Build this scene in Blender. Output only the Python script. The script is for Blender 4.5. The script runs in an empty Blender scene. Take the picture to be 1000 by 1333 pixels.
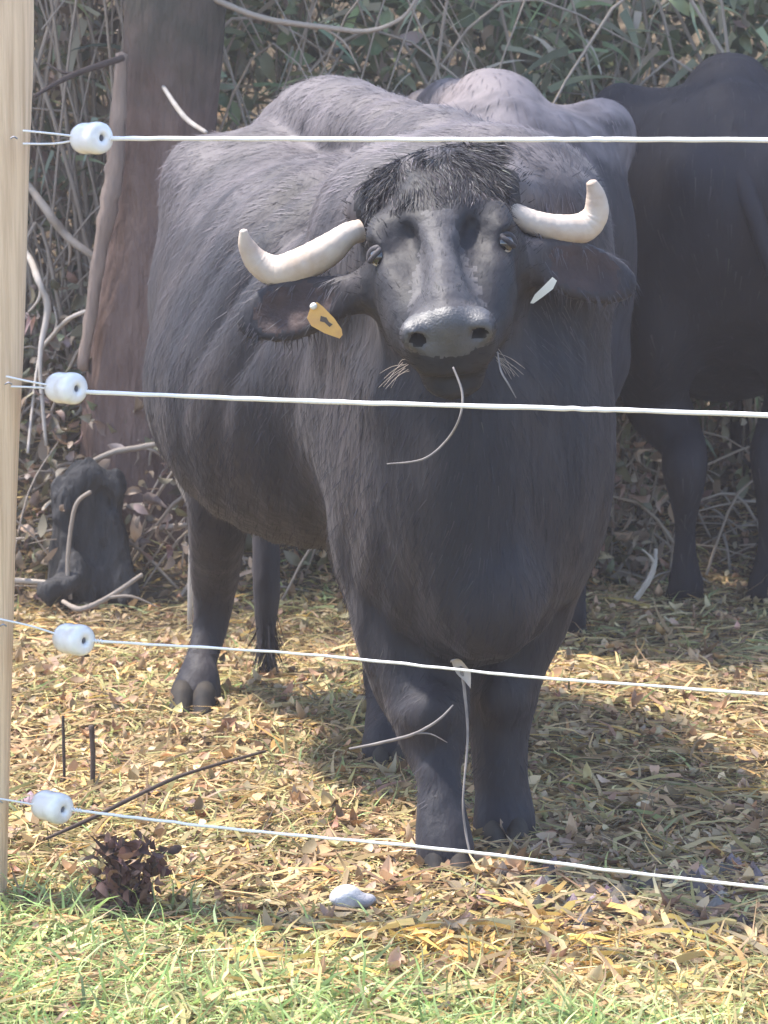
import bpy, math, random
import numpy as np
from mathutils import Vector, noise as mnoise
rad = math.radians
random.seed(7); RNG = np.random.default_rng(7)
sc = bpy.context.scene
COL = sc.collection

# ------------------------------------------------------------------ camera, sky, sun, exposure
CAM_H, FPX, PITCH = 1.343, 3640.0, rad(7.6)
cam_d = bpy.data.cameras.new('camera'); cam = bpy.data.objects.new('camera', cam_d); COL.objects.link(cam)
cam.location = (0, 0, CAM_H); cam.rotation_euler = (rad(90) - PITCH, 0, 0)
cam_d.sensor_fit = 'HORIZONTAL'; cam_d.sensor_width = 36.0; cam_d.lens = 36.0 * FPX / 1000.0
cam_d.clip_end = 500; cam_d.clip_start = 0.1
cam_d.dof.use_dof = True; cam_d.dof.focus_distance = 5.1; cam_d.dof.aperture_fstop = 16
sc.camera = cam

SUN_DIR = Vector((-0.42, 0.13, 0.90)).normalized()     # towards the sun
w = bpy.data.worlds.new('World'); sc.world = w; w.use_nodes = True
nt = w.node_tree
sky = nt.nodes.new('ShaderNodeTexSky'); sky.sky_type = 'NISHITA'; sky.sun_disc = False
sky.sun_elevation = math.asin(SUN_DIR.z); sky.sun_rotation = math.atan2(SUN_DIR.x, SUN_DIR.y)
nt.links.new(sky.outputs[0], nt.nodes['Background'].inputs[0]); nt.nodes['Background'].inputs[1].default_value = 0.15
sl = bpy.data.lights.new('sun', 'SUN'); sl.energy = 3.3; sl.angle = rad(4.0); sl.color = (1, 0.94, 0.86)
so = bpy.data.objects.new('sun', sl); COL.objects.link(so); so.rotation_euler = SUN_DIR.to_track_quat('Z', 'Y').to_euler()
sc.view_settings.view_transform = 'Standard'; sc.view_settings.look = 'None'
sc.view_settings.exposure = 1.76; sc.view_settings.gamma = 1

# ------------------------------------------------------------------ helpers
def P(px, py, Y):
    """world point seen at photo pixel (px, py) at distance Y along the ground"""
    u = (px - 500) / FPX; v = (666.5 - py) / FPX
    cp, sp = math.cos(PITCH), math.sin(PITCH)
    d = np.array([u, cp + v * sp, -sp + v * cp])
    return np.array([0, 0, CAM_H]) + d * (Y / d[1])
def R(px, Y): return px * Y / FPX

def tag(o, label=None, cat=None, group=None, kind=None):
    if label: o['label'] = label
    if cat: o['category'] = cat
    if group: o['group'] = group
    if kind: o['kind'] = kind
    return o
def empty(name, loc):
    o = bpy.data.objects.new(name, None); COL.objects.link(o); o.location = loc; o.empty_display_size = 0.1
    return o
def mesh_obj(name, V, F, mat, parent=None, smooth=True, colors=None):
    V = np.asarray(V, dtype=np.float64)
    me = bpy.data.meshes.new(name)
    if isinstance(F, np.ndarray) and F.ndim == 2:
        n, k = F.shape
        me.vertices.add(len(V)); me.vertices.foreach_set('co', V.astype(np.float32).ravel())
        me.loops.add(n * k); me.loops.foreach_set('vertex_index', F.astype(np.int32).ravel())
        me.polygons.add(n); me.polygons.foreach_set('loop_start', np.arange(0, n * k, k, dtype=np.int32))
        me.update(calc_edges=True)
    else:
        me.from_pydata([tuple(v) for v in V], [], [tuple(f) for f in F]); me.update()
    if smooth: me.polygons.foreach_set('use_smooth', [True] * len(me.polygons))
    if colors is not None:
        a = me.color_attributes.new('Col', 'FLOAT_COLOR', 'POINT')
        c = np.ones((len(V), 4), dtype=np.float32); c[:, :3] = colors
        a.data.foreach_set('color', c.ravel())
    for m in (mat if isinstance(mat, (list, tuple)) else [mat]): me.materials.append(m)
    o = bpy.data.objects.new(name, me); COL.objects.link(o)
    if parent:
        o.parent = parent
        o.matrix_parent_inverse = parent.matrix_basis.inverted()
    return o

def catmull(pts, per=6):
    pts = [np.array(p, float) for p in pts]
    if len(pts) < 3: 
        return [pts[0] + (pts[-1] - pts[0]) * t for t in np.linspace(0, 1, per + 1)]
    out = []; n = len(pts)
    for i in range(n - 1):
        p0 = pts[max(i - 1, 0)]; p1 = pts[i]; p2 = pts[i + 1]; p3 = pts[min(i + 2, n - 1)]
        for k in range(per):
            t = k / per
            out.append(0.5 * ((2 * p1) + (-p0 + p2) * t + (2 * p0 - 5 * p1 + 4 * p2 - p3) * t * t + (-p0 + 3 * p1 - 3 * p2 + p3) * t ** 3))
    out.append(pts[-1]); return out
def tube(pts4, sides=10, per=6, jitter=0.0, capround=True, seed=0):
    """pts4: (x,y,z,r) list -> verts, quad faces (closed tube)"""
    rng = np.random.default_rng(seed)
    c = catmull(pts4, per) if per > 1 else [np.array(p, float) for p in pts4]
    c = np.array(c); n = len(c)
    T = np.gradient(c[:, :3], axis=0); T /= np.linalg.norm(T, axis=1)[:, None] + 1e-9
    up = np.array([0.13, 0.31, 0.94]); 
    if abs(T[0] @ up) > .9: up = np.array([0.9, -.3, .2])
    V = []; F = []
    N = np.cross(T[0], up); N /= np.linalg.norm(N)
    for i in range(n):
        N = N - T[i] * (N @ T[i]); N /= np.linalg.norm(N); B = np.cross(T[i], N)
        for s in range(sides):
            a = 2 * math.pi * s / sides
            r = c[i, 3] * (1 + jitter * rng.normal())
            V.append(c[i, :3] + (N * math.cos(a) + B * math.sin(a)) * r)
    for i in range(n - 1):
        for s in range(sides):
            F.append((i * sides + s, i * sides + (s + 1) % sides, (i + 1) * sides + (s + 1) % sides, (i + 1) * sides + s))
    V.append(c[0, :3] - T[0] * c[0, 3] * .4); V.append(c[-1, :3] + T[-1] * c[-1, 3] * .5)
    a, b = len(V) - 2, len(V) - 1
    for s in range(sides):
        F.append((a, (s + 1) % sides, s)); F.append((b, (n - 1) * sides + s, (n - 1) * sides + (s + 1) % sides))
    return V, F
def tubes(list_of, **k):
    V = []; F = []
    for i, p in enumerate(list_of):
        v, f = tube(p, seed=i, **k); o = len(V); V += v; F += [tuple(x + o for x in q) for q in f]
    return V, F

# ------------------------------------------------------------------ materials
def mat(name, color, rough=.7, spec=.3, metallic=0, bump=0, bscale=20, color2=None, cscale=5, stretch=None, attr=False,
        trans=0, coat=0, sheen=0, mixlo=.35, mixhi=.65, detail=6, bdist=.01):
    m = bpy.data.materials.new(name); m.use_nodes = True; t = m.node_tree; b = t.nodes['Principled BSDF']
    b.inputs['Base Color'].default_value = (*color, 1); b.inputs['Roughness'].default_value = rough
    b.inputs['Specular IOR Level'].default_value = spec; b.inputs['Metallic'].default_value = metallic
    if coat: b.inputs['Coat Weight'].default_value = coat
    if sheen:
        b.inputs['Sheen Weight'].default_value = sheen; b.inputs['Sheen Roughness'].default_value = .45
        b.inputs['Sheen Tint'].default_value = (.9, .85, .9, 1)
    tc = t.nodes.new('ShaderNodeTexCoord'); mp = t.nodes.new('ShaderNodeMapping')
    t.links.new(tc.outputs['Object'], mp.inputs[0])
    if stretch: mp.inputs['Scale'].default_value = stretch
    last = None
    if color2 is not None:
        n = t.nodes.new('ShaderNodeTexNoise'); n.inputs['Scale'].default_value = cscale; n.inputs['Detail'].default_value = detail
        t.links.new(mp.outputs[0], n.inputs[0])
        mr = t.nodes.new('ShaderNodeMapRange'); mr.inputs[1].default_value = mixlo; mr.inputs[2].default_value = mixhi
        t.links.new(n.outputs[0], mr.inputs[0])
        mx = t.nodes.new('ShaderNodeMix'); mx.data_type = 'RGBA'
        mx.inputs[6].default_value = (*color, 1); mx.inputs[7].default_value = (*color2, 1)
        t.links.new(mr.outputs[0], mx.inputs[0]); last = mx.outputs[2]
    if attr:
        a = t.nodes.new('ShaderNodeAttribute'); a.attribute_name = 'Col'
        if last:
            mx2 = t.nodes.new('ShaderNodeMix'); mx2.data_type = 'RGBA'; mx2.blend_type = 'MULTIPLY'; mx2.inputs[0].default_value = 1
            t.links.new(last, mx2.inputs[6]); t.links.new(a.outputs[0], mx2.inputs[7]); last = mx2.outputs[2]
        else: last = a.outputs[0]
    if last: t.links.new(last, b.inputs['Base Color'])
    if bump:
        n = t.nodes.new('ShaderNodeTexNoise'); n.inputs['Scale'].default_value = bscale; n.inputs['Detail'].default_value = 5
        t.links.new(mp.outputs[0], n.inputs[0])
        bp = t.nodes.new('ShaderNodeBump'); bp.inputs['Strength'].default_value = bump; bp.inputs['Distance'].default_value = bdist
        t.links.new(n.outputs[0], bp.inputs['Height']); t.links.new(bp.outputs[0], b.inputs['Normal'])
    if trans:
        tr = t.nodes.new('ShaderNodeBsdfTranslucent'); ms = t.nodes.new('ShaderNodeMixShader'); ms.inputs[0].default_value = trans
        if last: t.links.new(last, tr.inputs[0])
        else: tr.inputs[0].default_value = (*color, 1)
        out = t.nodes['Material Output']
        t.links.new(b.outputs[0], ms.inputs[1]); t.links.new(tr.outputs[0], ms.inputs[2]); t.links.new(ms.outputs[0], out.inputs[0])
    return m
M = {}
M['coat'] = mat('buffalo_coat', (.017, .017, .023), rough=.62, spec=.22, bump=.55, bscale=16, color2=(.036, .030, .032), cscale=3.2,
                stretch=(2.2, 2.2, .8), sheen=.06, mixlo=.38, mixhi=.68, bdist=.012)
def tone_by_height(m, z0, z1, top_tone):
    t = m.node_tree; b = t.nodes['Principled BSDF']; src = b.inputs['Base Color'].links[0].from_socket
    g = t.nodes.new('ShaderNodeNewGeometry'); sx = t.nodes.new('ShaderNodeSeparateXYZ'); t.links.new(g.outputs['Position'], sx.inputs[0])
    n = t.nodes.new('ShaderNodeTexNoise'); n.inputs['Scale'].default_value = 7; n.inputs['Detail'].default_value = 7; t.links.new(g.outputs['Position'], n.inputs[0])
    ad = t.nodes.new('ShaderNodeMath'); ad.operation = 'MULTIPLY_ADD'; ad.inputs[1].default_value = .9; t.links.new(n.outputs[0], ad.inputs[0]); t.links.new(sx.outputs[2], ad.inputs[2])
    mr = t.nodes.new('ShaderNodeMapRange'); mr.inputs[1].default_value = z0 + .45; mr.inputs[2].default_value = z1 + .45; t.links.new(ad.outputs[0], mr.inputs[0])
    mx = t.nodes.new('ShaderNodeMix'); mx.data_type = 'RGBA'; mx.inputs[7].default_value = (*top_tone, 1)
    t.links.new(mr.outputs[0], mx.inputs[0]); t.links.new(src, mx.inputs[6]); t.links.new(mx.outputs[2], b.inputs['Base Color'])

tone_by_height(M['coat'], 1.12, 1.46, (.12, .105, .11))  # paler upper back: dusting plus top light put into the coat colour
M['coat_far'] = mat('buffalo_coat_dust_toplit', (.022, .022, .030), rough=.65, spec=.22, bump=.5, bscale=9, color2=(.034, .029, .032), cscale=2.6, stretch=(2, 2, .8), sheen=.05, bdist=.012)
tone_by_height(M['coat_far'], 1.22, 1.46, (.20, .17, .175))  # pale back of the rear buffalo: dusting and painted top light
M['coat_head'] = mat('head_hide', (.013, .013, .017), rough=.62, spec=.25, bump=.5, bscale=45, color2=(.028, .025, .028), cscale=14, bdist=.006)
M['coat_dark'] = mat('buffalo_coat_dark', (.017, .017, .024), rough=.68, spec=.18, bump=.5, bscale=9, color2=(.028, .025, .030), cscale=2.6, stretch=(2, 2, .8), bdist=.012)
M['nose'] = mat('wet_nose_skin', (.026, .025, .030), rough=.52, spec=.8, bump=.6, bscale=240, color2=(.055, .053, .058), cscale=30, bdist=.003)
M['ear_skin'] = mat('ear_skin', (.060, .040, .038), rough=.7, spec=.2, bump=.4, bscale=60, color2=(.035, .026, .028), cscale=20)
M['bridge'] = mat('grey_hide_sheen', (.065, .061, .066), rough=.6, spec=.25, bump=.5, bscale=60, color2=(.040, .037, .042), cscale=22, bdist=.006)  # grey nose hair, with sun sheen put into its colour
M['nostril'] = mat('nostril', (.004, .003, .003), rough=.8)
M['fur'] = mat('buffalo_hair', (.1, .1, .1), rough=.6, spec=.22, attr=True)
M['horn'] = mat('horn', (.52, .44, .375), rough=.5, spec=.3, bump=.5, bscale=40, color2=(.36, .25, .18), cscale=18, mixlo=.42, mixhi=.80, bdist=.004)
M['hoof'] = mat('hoof', (.018, .017, .018), rough=.75, spec=.15, bump=.4, bscale=70, color2=(.055, .046, .038), cscale=18, bdist=.003)
M['eye'] = mat('eye_dark', (.010, .008, .007), rough=.06, spec=.7, coat=.6)
M['sclera'] = mat('eye_white', (.62, .58, .56), rough=.15, spec=.6, coat=.4)
M['tag_y'] = mat('ear_tag_yellow', (.75, .42, .10), rough=.45, color2=(.62, .33, .10), cscale=40)
M['tag_w'] = mat('ear_tag_pale', (.75, .73, .66), rough=.45)
M['tag_mark'] = mat('ear_tag_print', (.10, .07, .05), rough=.5)
M['porcelain'] = mat('porcelain', (.78, .76, .75), rough=.22, spec=.5, coat=.3, color2=(.60, .56, .50), cscale=38, mixlo=.5, mixhi=.8)
M['porc_in'] = mat('porcelain_bore', (.30, .30, .34), rough=.5)
M['wire'] = mat('fence_cord', (.80, .78, .76), rough=.5, bump=.4, bscale=300, bdist=.001)
M['post'] = mat('post_wood', (.78, .57, .38), rough=.85, spec=.1, bump=.5, bscale=22, color2=(.46, .30, .18), cscale=13, stretch=(7, 7, .3), mixlo=.42, mixhi=.82, bdist=.006)
M['bark'] = mat('bark', (.135, .088, .074), rough=.92, spec=.12, bump=1, bscale=14, color2=(.19, .13, .11), cscale=8, stretch=(3, 3, .8), bdist=.025)
tone_by_height(M['bark'], 1.36, 1.75, (.078, .068, .056))  # upper trunk darkened: moss and canopy shade put into the bark colour
M['bark_sunlit'] = mat('bark_sunlit', (.34, .25, .20), rough=.9, bump=.8, bscale=20, color2=(.22, .16, .13), cscale=9, stretch=(3, 3, .6), bdist=.01)  # bark copy lightened to paint the sunlit left edge of the trunk
M['bark_moss'] = mat('bark_moss', (.075, .078, .062), rough=.95, bump=.7, bscale=14, color2=(.10, .09, .075), cscale=5, bdist=.02)
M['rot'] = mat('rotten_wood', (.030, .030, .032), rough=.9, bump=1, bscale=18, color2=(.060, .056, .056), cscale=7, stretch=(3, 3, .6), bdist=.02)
M['twig'] = mat('twig', (.34, .28, .23), rough=.8, bump=.5, bscale=60, color2=(.32, .26, .21), cscale=12)
M['twig_pale'] = mat('twig_pale', (.55, .48, .42), rough=.7, color2=(.40, .34, .28), cscale=14)
M['twig_grey'] = mat('twig_grey', (.17, .15, .145), rough=.9, color2=(.26, .23, .21), cscale=40)
M['twig_dark'] = mat('twig_dark', (.05, .035, .032), rough=.85, color2=(.09, .065, .055), cscale=14)
M['leaf'] = mat('litter_leaf', (.3, .2, .1), rough=.65, attr=True, trans=.18)
M['clod'] = mat('clod', (.2, .2, .2), rough=.95, bump=1, bscale=60, attr=True, bdist=.01)
M['blade'] = mat('grass_blade', (.3, .3, .1), rough=.6, attr=True, trans=.30)
M['hedge_leaf'] = mat('hedge_leaf', (.1, .1, .05), rough=.5, spec=.35, attr=True, trans=.15)
M['stone'] = mat('pale_stone', (.50, .49, .50), rough=.7, bump=.6, bscale=50, color2=(.26, .25, .27), cscale=22)
M['dock'] = mat('dock', (.12, .05, .035), rough=.8, attr=True, trans=.1)
M['soil'] = mat('soil', (.090, .066, .045), rough=.95, bump=1, bscale=22, color2=(.17, .13, .085), cscale=5, bdist=.03)

# ------------------------------------------------------------------ noise + signed distance modelling
_T = RNG.random((32, 32, 32)).astype(np.float32)
def vnoise(x, y, z, f):
    x = x * f + 100; y = y * f + 100; z = z * f + 100
    xi = np.floor(x).astype(int); yi = np.floor(y).astype(int); zi = np.floor(z).astype(int)
    fx = x - xi; fy = y - yi; fz = z - zi
    fx = fx * fx * (3 - 2 * fx); fy = fy * fy * (3 - 2 * fy); fz = fz * fz * (3 - 2 * fz)
    g = lambda a, b, c: _T[(xi + a) & 31, (yi + b) & 31, (zi + c) & 31]
    return ((g(0,0,0)*(1-fx)+g(1,0,0)*fx)*(1-fy)+(g(0,1,0)*(1-fx)+g(1,1,0)*fx)*fy)*(1-fz)+((g(0,0,1)*(1-fx)+g(1,0,1)*fx)*(1-fy)+(g(0,1,1)*(1-fx)+g(1,1,1)*fx)*fy)*fz
class SDF:
    def __init__(s, lo, hi, h):
        s.lo = np.array(lo, float); s.h = h
        s.n = np.ceil((np.array(hi) - s.lo) / h).astype(int) + 1
        s.D = np.full(s.n, 1.0, dtype=np.float32)
        s.ax = [s.lo[i] + np.arange(s.n[i]) * h for i in range(3)]
    def box(s, lo, hi):
        a = np.clip(np.floor((np.array(lo) - s.lo) / s.h).astype(int), 0, s.n); b = np.clip(np.ceil((np.array(hi) - s.lo) / s.h).astype(int) + 1, 0, s.n)
        sl = tuple(slice(a[i], b[i]) for i in range(3))
        X, Y, Z = np.meshgrid(*[s.ax[i][sl[i]] for i in range(3)], indexing='ij', sparse=True)
        return sl, X, Y, Z
    def _put(s, sl, d, k, sub):
        A = s.D[sl]
        if A.size == 0: return
        if sub:
            d = -d; h = np.clip(.5 - .5 * (A - d) / k, 0, 1); s.D[sl] = A * (1 - h) + d * h + k * h * (1 - h)
        else:
            h = np.clip(.5 + .5 * (A - d) / k, 0, 1); s.D[sl] = A * (1 - h) + d * h - k * h * (1 - h)
    def ell(s, c, r, axes=None, k=.06, sub=False):
        c = np.array(c, float); r = np.array(r, float); m = r.max() + k + 3 * s.h
        if axes is None:
            ext = r + k + 3 * s.h
        else:
            A = np.array(axes, float); ext = np.sqrt(((A * r[:, None]) ** 2).sum(0)) + k + 3 * s.h
        sl, X, Y, Z = s.box(c - ext, c + ext)
        X = X - c[0]; Y = Y - c[1]; Z = Z - c[2]
        if axes is not None:
            x = X * A[0, 0] + Y * A[0, 1] + Z * A[0, 2]; y = X * A[1, 0] + Y * A[1, 1] + Z * A[1, 2]; z = X * A[2, 0] + Y * A[2, 1] + Z * A[2, 2]
        else: x, y, z = X, Y, Z
        k0 = np.sqrt((x / r[0]) ** 2 + (y / r[1]) ** 2 + (z / r[2]) ** 2); k1 = np.sqrt((x / r[0] ** 2) ** 2 + (y / r[1] ** 2) ** 2 + (z / r[2] ** 2) ** 2)
        s._put(sl, (k0 * (k0 - 1) / (k1 + 1e-9)).astype(np.float32), k, sub)
    def cap(s, a, b, ra, rb, k=.05, sub=False):
        a = np.array(a[:3], float); b = np.array(b[:3], float); m = max(ra, rb) + k + 3 * s.h
        sl, X, Y, Z = s.box(np.minimum(a, b) - m, np.maximum(a, b) + m)
        d = b - a; L = d @ d + 1e-9
        t = np.clip(((X - a[0]) * d[0] + (Y - a[1]) * d[1] + (Z - a[2]) * d[2]) / L, 0, 1)
        q = np.sqrt((X - a[0] - t * d[0]) ** 2 + (Y - a[1] - t * d[1]) ** 2 + (Z - a[2] - t * d[2]) ** 2) - (ra + (rb - ra) * t)
        s._put(sl, q.astype(np.float32), k, sub)
    def chain(s, pts, k=.04, per=3):
        c = catmull(pts, per)
        for p, q in zip(c[:-1], c[1:]): s.cap(p, q, p[3], q[3], k if p is c[0] else .02)
    def displace(s, fn, band=.05):
        idx = np.nonzero(np.abs(s.D) < band)
        x, y, z = (s.ax[i][idx[i]] for i in range(3))
        s.D[idx] += fn(x, y, z).astype(np.float32)
    def mesh(s):
        D = s.D; neg = D < 0
        c = [(i, j, k) for i in (0, 1) for j in (0, 1) for k in (0, 1)]
        nx, ny, nz = s.n - 1
        cnt = np.zeros((nx, ny, nz), np.uint8)
        for i, j, k in c: cnt += neg[i:i + nx, j:j + ny, k:k + nz]
        act = np.nonzero((cnt > 0) & (cnt < 8)); N = len(act[0])
        vals = {q: D[act[0] + q[0], act[1] + q[1], act[2] + q[2]] for q in c}
        acc = np.zeros((N, 3)); num = np.zeros(N)
        for a in c:
            for ax in range(3):
                if a[ax]: continue
                b = list(a); b[ax] = 1; b = tuple(b)
                va, vb = vals[a], vals[b]; m = (va < 0) != (vb < 0)
                t = np.where(m, va / np.where(m, va - vb, 1), 0)
                p = np.array(a, float)[None, :] * np.ones((N, 1)); p[:, ax] += t
                acc[m] += p[m]; num[m] += 1
        V = (acc / num[:, None] + np.stack(act, 1)) * s.h + s.lo
        ID = np.full((nx, ny, nz), -1, np.int32); ID[act] = np.arange(N)
        Q = []
        for ax in range(3):
            o1, o2 = [(1, 2), (2, 0), (0, 1)][ax]
            sa = [slice(1, -1)] * 3; sb = [slice(1, -1)] * 3; sa[ax] = slice(0, -1); sb[ax] = slice(1, None)
            A = neg[tuple(sa)]; B = neg[tuple(sb)]
            e = np.array(np.nonzero(A != B)); 
            base = e.copy(); 
            for q in range(3):
                if q != ax: base[q] += 1
            flip = A[tuple(e)]
            def at(d1, d2):
                r = base.copy(); r[o1] -= d1; r[o2] -= d2; return ID[tuple(r)]
            q = np.stack([at(1, 1), at(0, 1), at(0, 0), at(1, 0)], 1)
            q[~flip] = q[~flip][:, ::-1]; Q.append(q)
        Q = np.concatenate(Q); Q = Q[(Q >= 0).all(1)]
        return V, Q
def smooth_V(V, Q, it=2, lam=.5):
    for _ in range(it):
        acc = np.zeros_like(V); n = np.zeros(len(V))
        for a in range(4):
            np.add.at(acc, Q[:, a], V[Q[:, (a + 1) % 4]]); np.add.at(n, Q[:, a], 1)
            np.add.at(acc, Q[:, a], V[Q[:, (a + 3) % 4]]); np.add.at(n, Q[:, a], 1)
        V = V + lam * (acc / n[:, None] - V)
    return V
def vnormals(V, Q):
    fn = np.cross(V[Q[:, 2]] - V[Q[:, 0]], V[Q[:, 3]] - V[Q[:, 1]]); N = np.zeros_like(V)
    for a in range(4): np.add.at(N, Q[:, a], fn)
    return N / (np.linalg.norm(N, axis=1)[:, None] + 1e-12), fn

# ------------------------------------------------------------------ veil volume added in place of lens flare
def build_veil():
    lo, hi = (-130, -70, -1.3), (130, 170, 7.2)
    V = [(x, y, z) for x in (lo[0], hi[0]) for y in (lo[1], hi[1]) for z in (lo[2], hi[2])]
    F = [(0, 1, 3, 2), (4, 6, 7, 5), (0, 4, 5, 1), (2, 3, 7, 6), (0, 2, 6, 4), (1, 5, 7, 3)]
    m = bpy.data.materials.new('flare_veil'); m.use_nodes = True; t = m.node_tree; t.nodes.remove(t.nodes['Principled BSDF'])
    v = t.nodes.new('ShaderNodeVolumePrincipled'); v.inputs['Color'].default_value = (1.0, .91, .90, 1); v.inputs['Density'].default_value = VEIL
    v.inputs['Anisotropy'].default_value = .2
    t.links.new(v.outputs[0], t.nodes['Material Output'].inputs['Volume'])
    tag(mesh_obj('flare_veil', V, F, m, smooth=False), 'thin pale veil added to lift the blacks, standing for lens flare', kind='stuff')
VEIL = .0045
build_veil()

# ------------------------------------------------------------------ ground
def ground_z(x, y):
    x = np.asarray(x, float); y = np.asarray(y, float)
    z = .014 * np.sin(x * 2.3 + y * 1.1) * np.cos(y * 2.9 - x) + .018 * (vnoise(x, y, x * 0, 2.7) - .5) + .012 * (vnoise(x, y, x * 0 + 3, 9.) - .5)
    y0 = 8.20 + .15 * np.sin(x * 1.1)
    left = 1 / (1 + np.exp((x + .15) * 6))
    y1 = y0 - .25 * left
    t = np.clip((y - y1) / .9, 0, 1); z = z + (t * t * (3 - 2 * t)) * (.28 + .22 * left)
    t = np.clip((y - 9.6) / 3.0, 0, 1); z = z + (t * t * (3 - 2 * t)) * 3.0
    return z
def build_ground():
    xs = np.concatenate([np.linspace(-120, -6, 20), np.linspace(-5.5, 5.5, 221), np.linspace(6, 120, 20)])
    ys = np.concatenate([np.linspace(-60, 2.5, 14), np.linspace(2.8, 12.8, 221), np.linspace(14, 160, 16)])
    X, Y = np.meshgrid(xs, ys, indexing='ij'); Z = ground_z(X, Y)
    V = np.stack([X.ravel(), Y.ravel(), Z.ravel()], 1); n1, n2 = X.shape
    i, j = np.meshgrid(np.arange(n1 - 1), np.arange(n2 - 1), indexing='ij'); b = (i * n2 + j).ravel()
    Q = np.stack([b, b + n2, b + n2 + 1, b + 1], 1)
    o = mesh_obj('ground', V, Q, M['soil']); tag(o, 'brown earth of the paddock under leaf litter, rising to a bank', kind='structure')
build_ground()

# ---- scattering of many small bent strips / leaves in one mesh
def pick_cols(n, pal, wts, var=.25):
    pal = np.array(pal); i = RNG.choice(len(pal), n, p=np.array(wts) / np.sum(wts))
    return np.clip(pal[i] * (1 + var * RNG.normal(size=(n, 1))) * (1 + .06 * RNG.normal(size=(n, 3))), .005, .9)
def leaves_mesh(C, size, normal, spin, curl, colr, aspect=.62):
    """each leaf: a pointed, folded and curled 12-vertex leaf"""
    n = len(C)
    tx = np.array([0, .22, .5, .78, 1.0]); hw = np.array([.0, .42, .5, .32, 0.])
    Nn = normal / np.linalg.norm(normal, axis=1)[:, None]
    A = np.cross(Nn, np.array([0.21, .97, .1])); A /= np.linalg.norm(A, axis=1)[:, None]; B = np.cross(Nn, A)
    U = A * np.cos(spin)[:, None] + B * np.sin(spin)[:, None]; W = np.cross(Nn, U)
    rows = []
    for t, h in zip(tx, hw):
        zz = (curl * (t - .5) ** 2 * 2)[:, None]
        c = C + U * ((t - .5) * size)[:, None] + Nn * zz * size[:, None]
        for sgn in (-1, 0, 1):
            if h == 0 and sgn != 0: continue
            rows.append(c + W * (sgn * h * aspect * size)[:, None] + Nn * (abs(sgn) * .18 * np.abs(curl) * size)[:, None])
    V = np.stack(rows, 1)                                    # n, 11, 3
    f = [(0, 1, 2, 2), (0, 2, 3, 3), (1, 4, 5, 2), (2, 5, 6, 3), (4, 7, 8, 5), (5, 8, 9, 6), (7, 10, 8, 8), (8, 10, 9, 9)]
    tri = []
    for a, b, c_, d in f:
        if c_ == d: tri.append((a, b, c_))
        else: tri += [(a, b, c_), (a, c_, d)]
    tri = np.array(tri); m = V.shape[1]
    F = (np.arange(n)[:, None, None] * m + tri[None]).reshape(-1, 3)
    return V.reshape(-1, 3), F, np.repeat(colr, m, axis=0)
def blades_mesh(C, D0, length, width, droop, colr, side=None, segs=3):
    n = len(C); D = D0 / np.linalg.norm(D0, axis=1)[:, None]
    if side is None:
        side = np.cross(D, RNG.normal(size=(n, 3)))
    side = side / (np.linalg.norm(side, axis=1)[:, None] + 1e-9)
    rows = []; p = C.copy(); d = D.copy()
    for s in range(segs + 1):
        wd = width * (1 - (s / segs) ** 1.5)
        if s == segs: rows.append(p)
        else: rows += [p - side * wd[:, None] * .5, p + side * wd[:, None] * .5]
        d = d + droop; d /= np.linalg.norm(d, axis=1)[:, None]; p = p + d * (length / segs)[:, None]
    V = np.stack(rows, 1); m = V.shape[1]; tri = []
    for s in range(segs - 1): a = 2 * s; tri += [(a, a + 1, a + 3), (a, a + 3, a + 2)]
    a = 2 * (segs - 1); tri.append((a, a + 1, a + 2))
    F = (np.arange(n)[:, None, None] * m + np.array(tri)[None]).reshape(-1, 3)
    return V.reshape(-1, 3), F, np.repeat(colr, m, axis=0)

HOOVES = [P(580, 1125, 5.12), P(656, 1095, 5.32), P(254, 922, 6.56), P(508, 990, 5.95)]
def ok_spot(x, y): return True
def scatter_xy(n, y0, y1, spread=1.0, p=1.6):
    n1 = n // 3; xa, ya = _scat(n - n1, y0, y1, spread, p); xb, yb = _scat(n1, y0 - 1.2, y1, spread * 2.6, 1.1); k = (np.abs(xb) > .35 + yb * .19) | (yb < y0)
    return np.concatenate([xa, xb[k]]), np.concatenate([ya, yb[k]])
def _scat(n, y0, y1, spread, p):
    y = y0 + (y1 - y0) * RNG.random(n) ** p
    x = (RNG.random(n) * 2 - 1) * (.35 + y * .19) * spread
    return x, y

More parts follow.
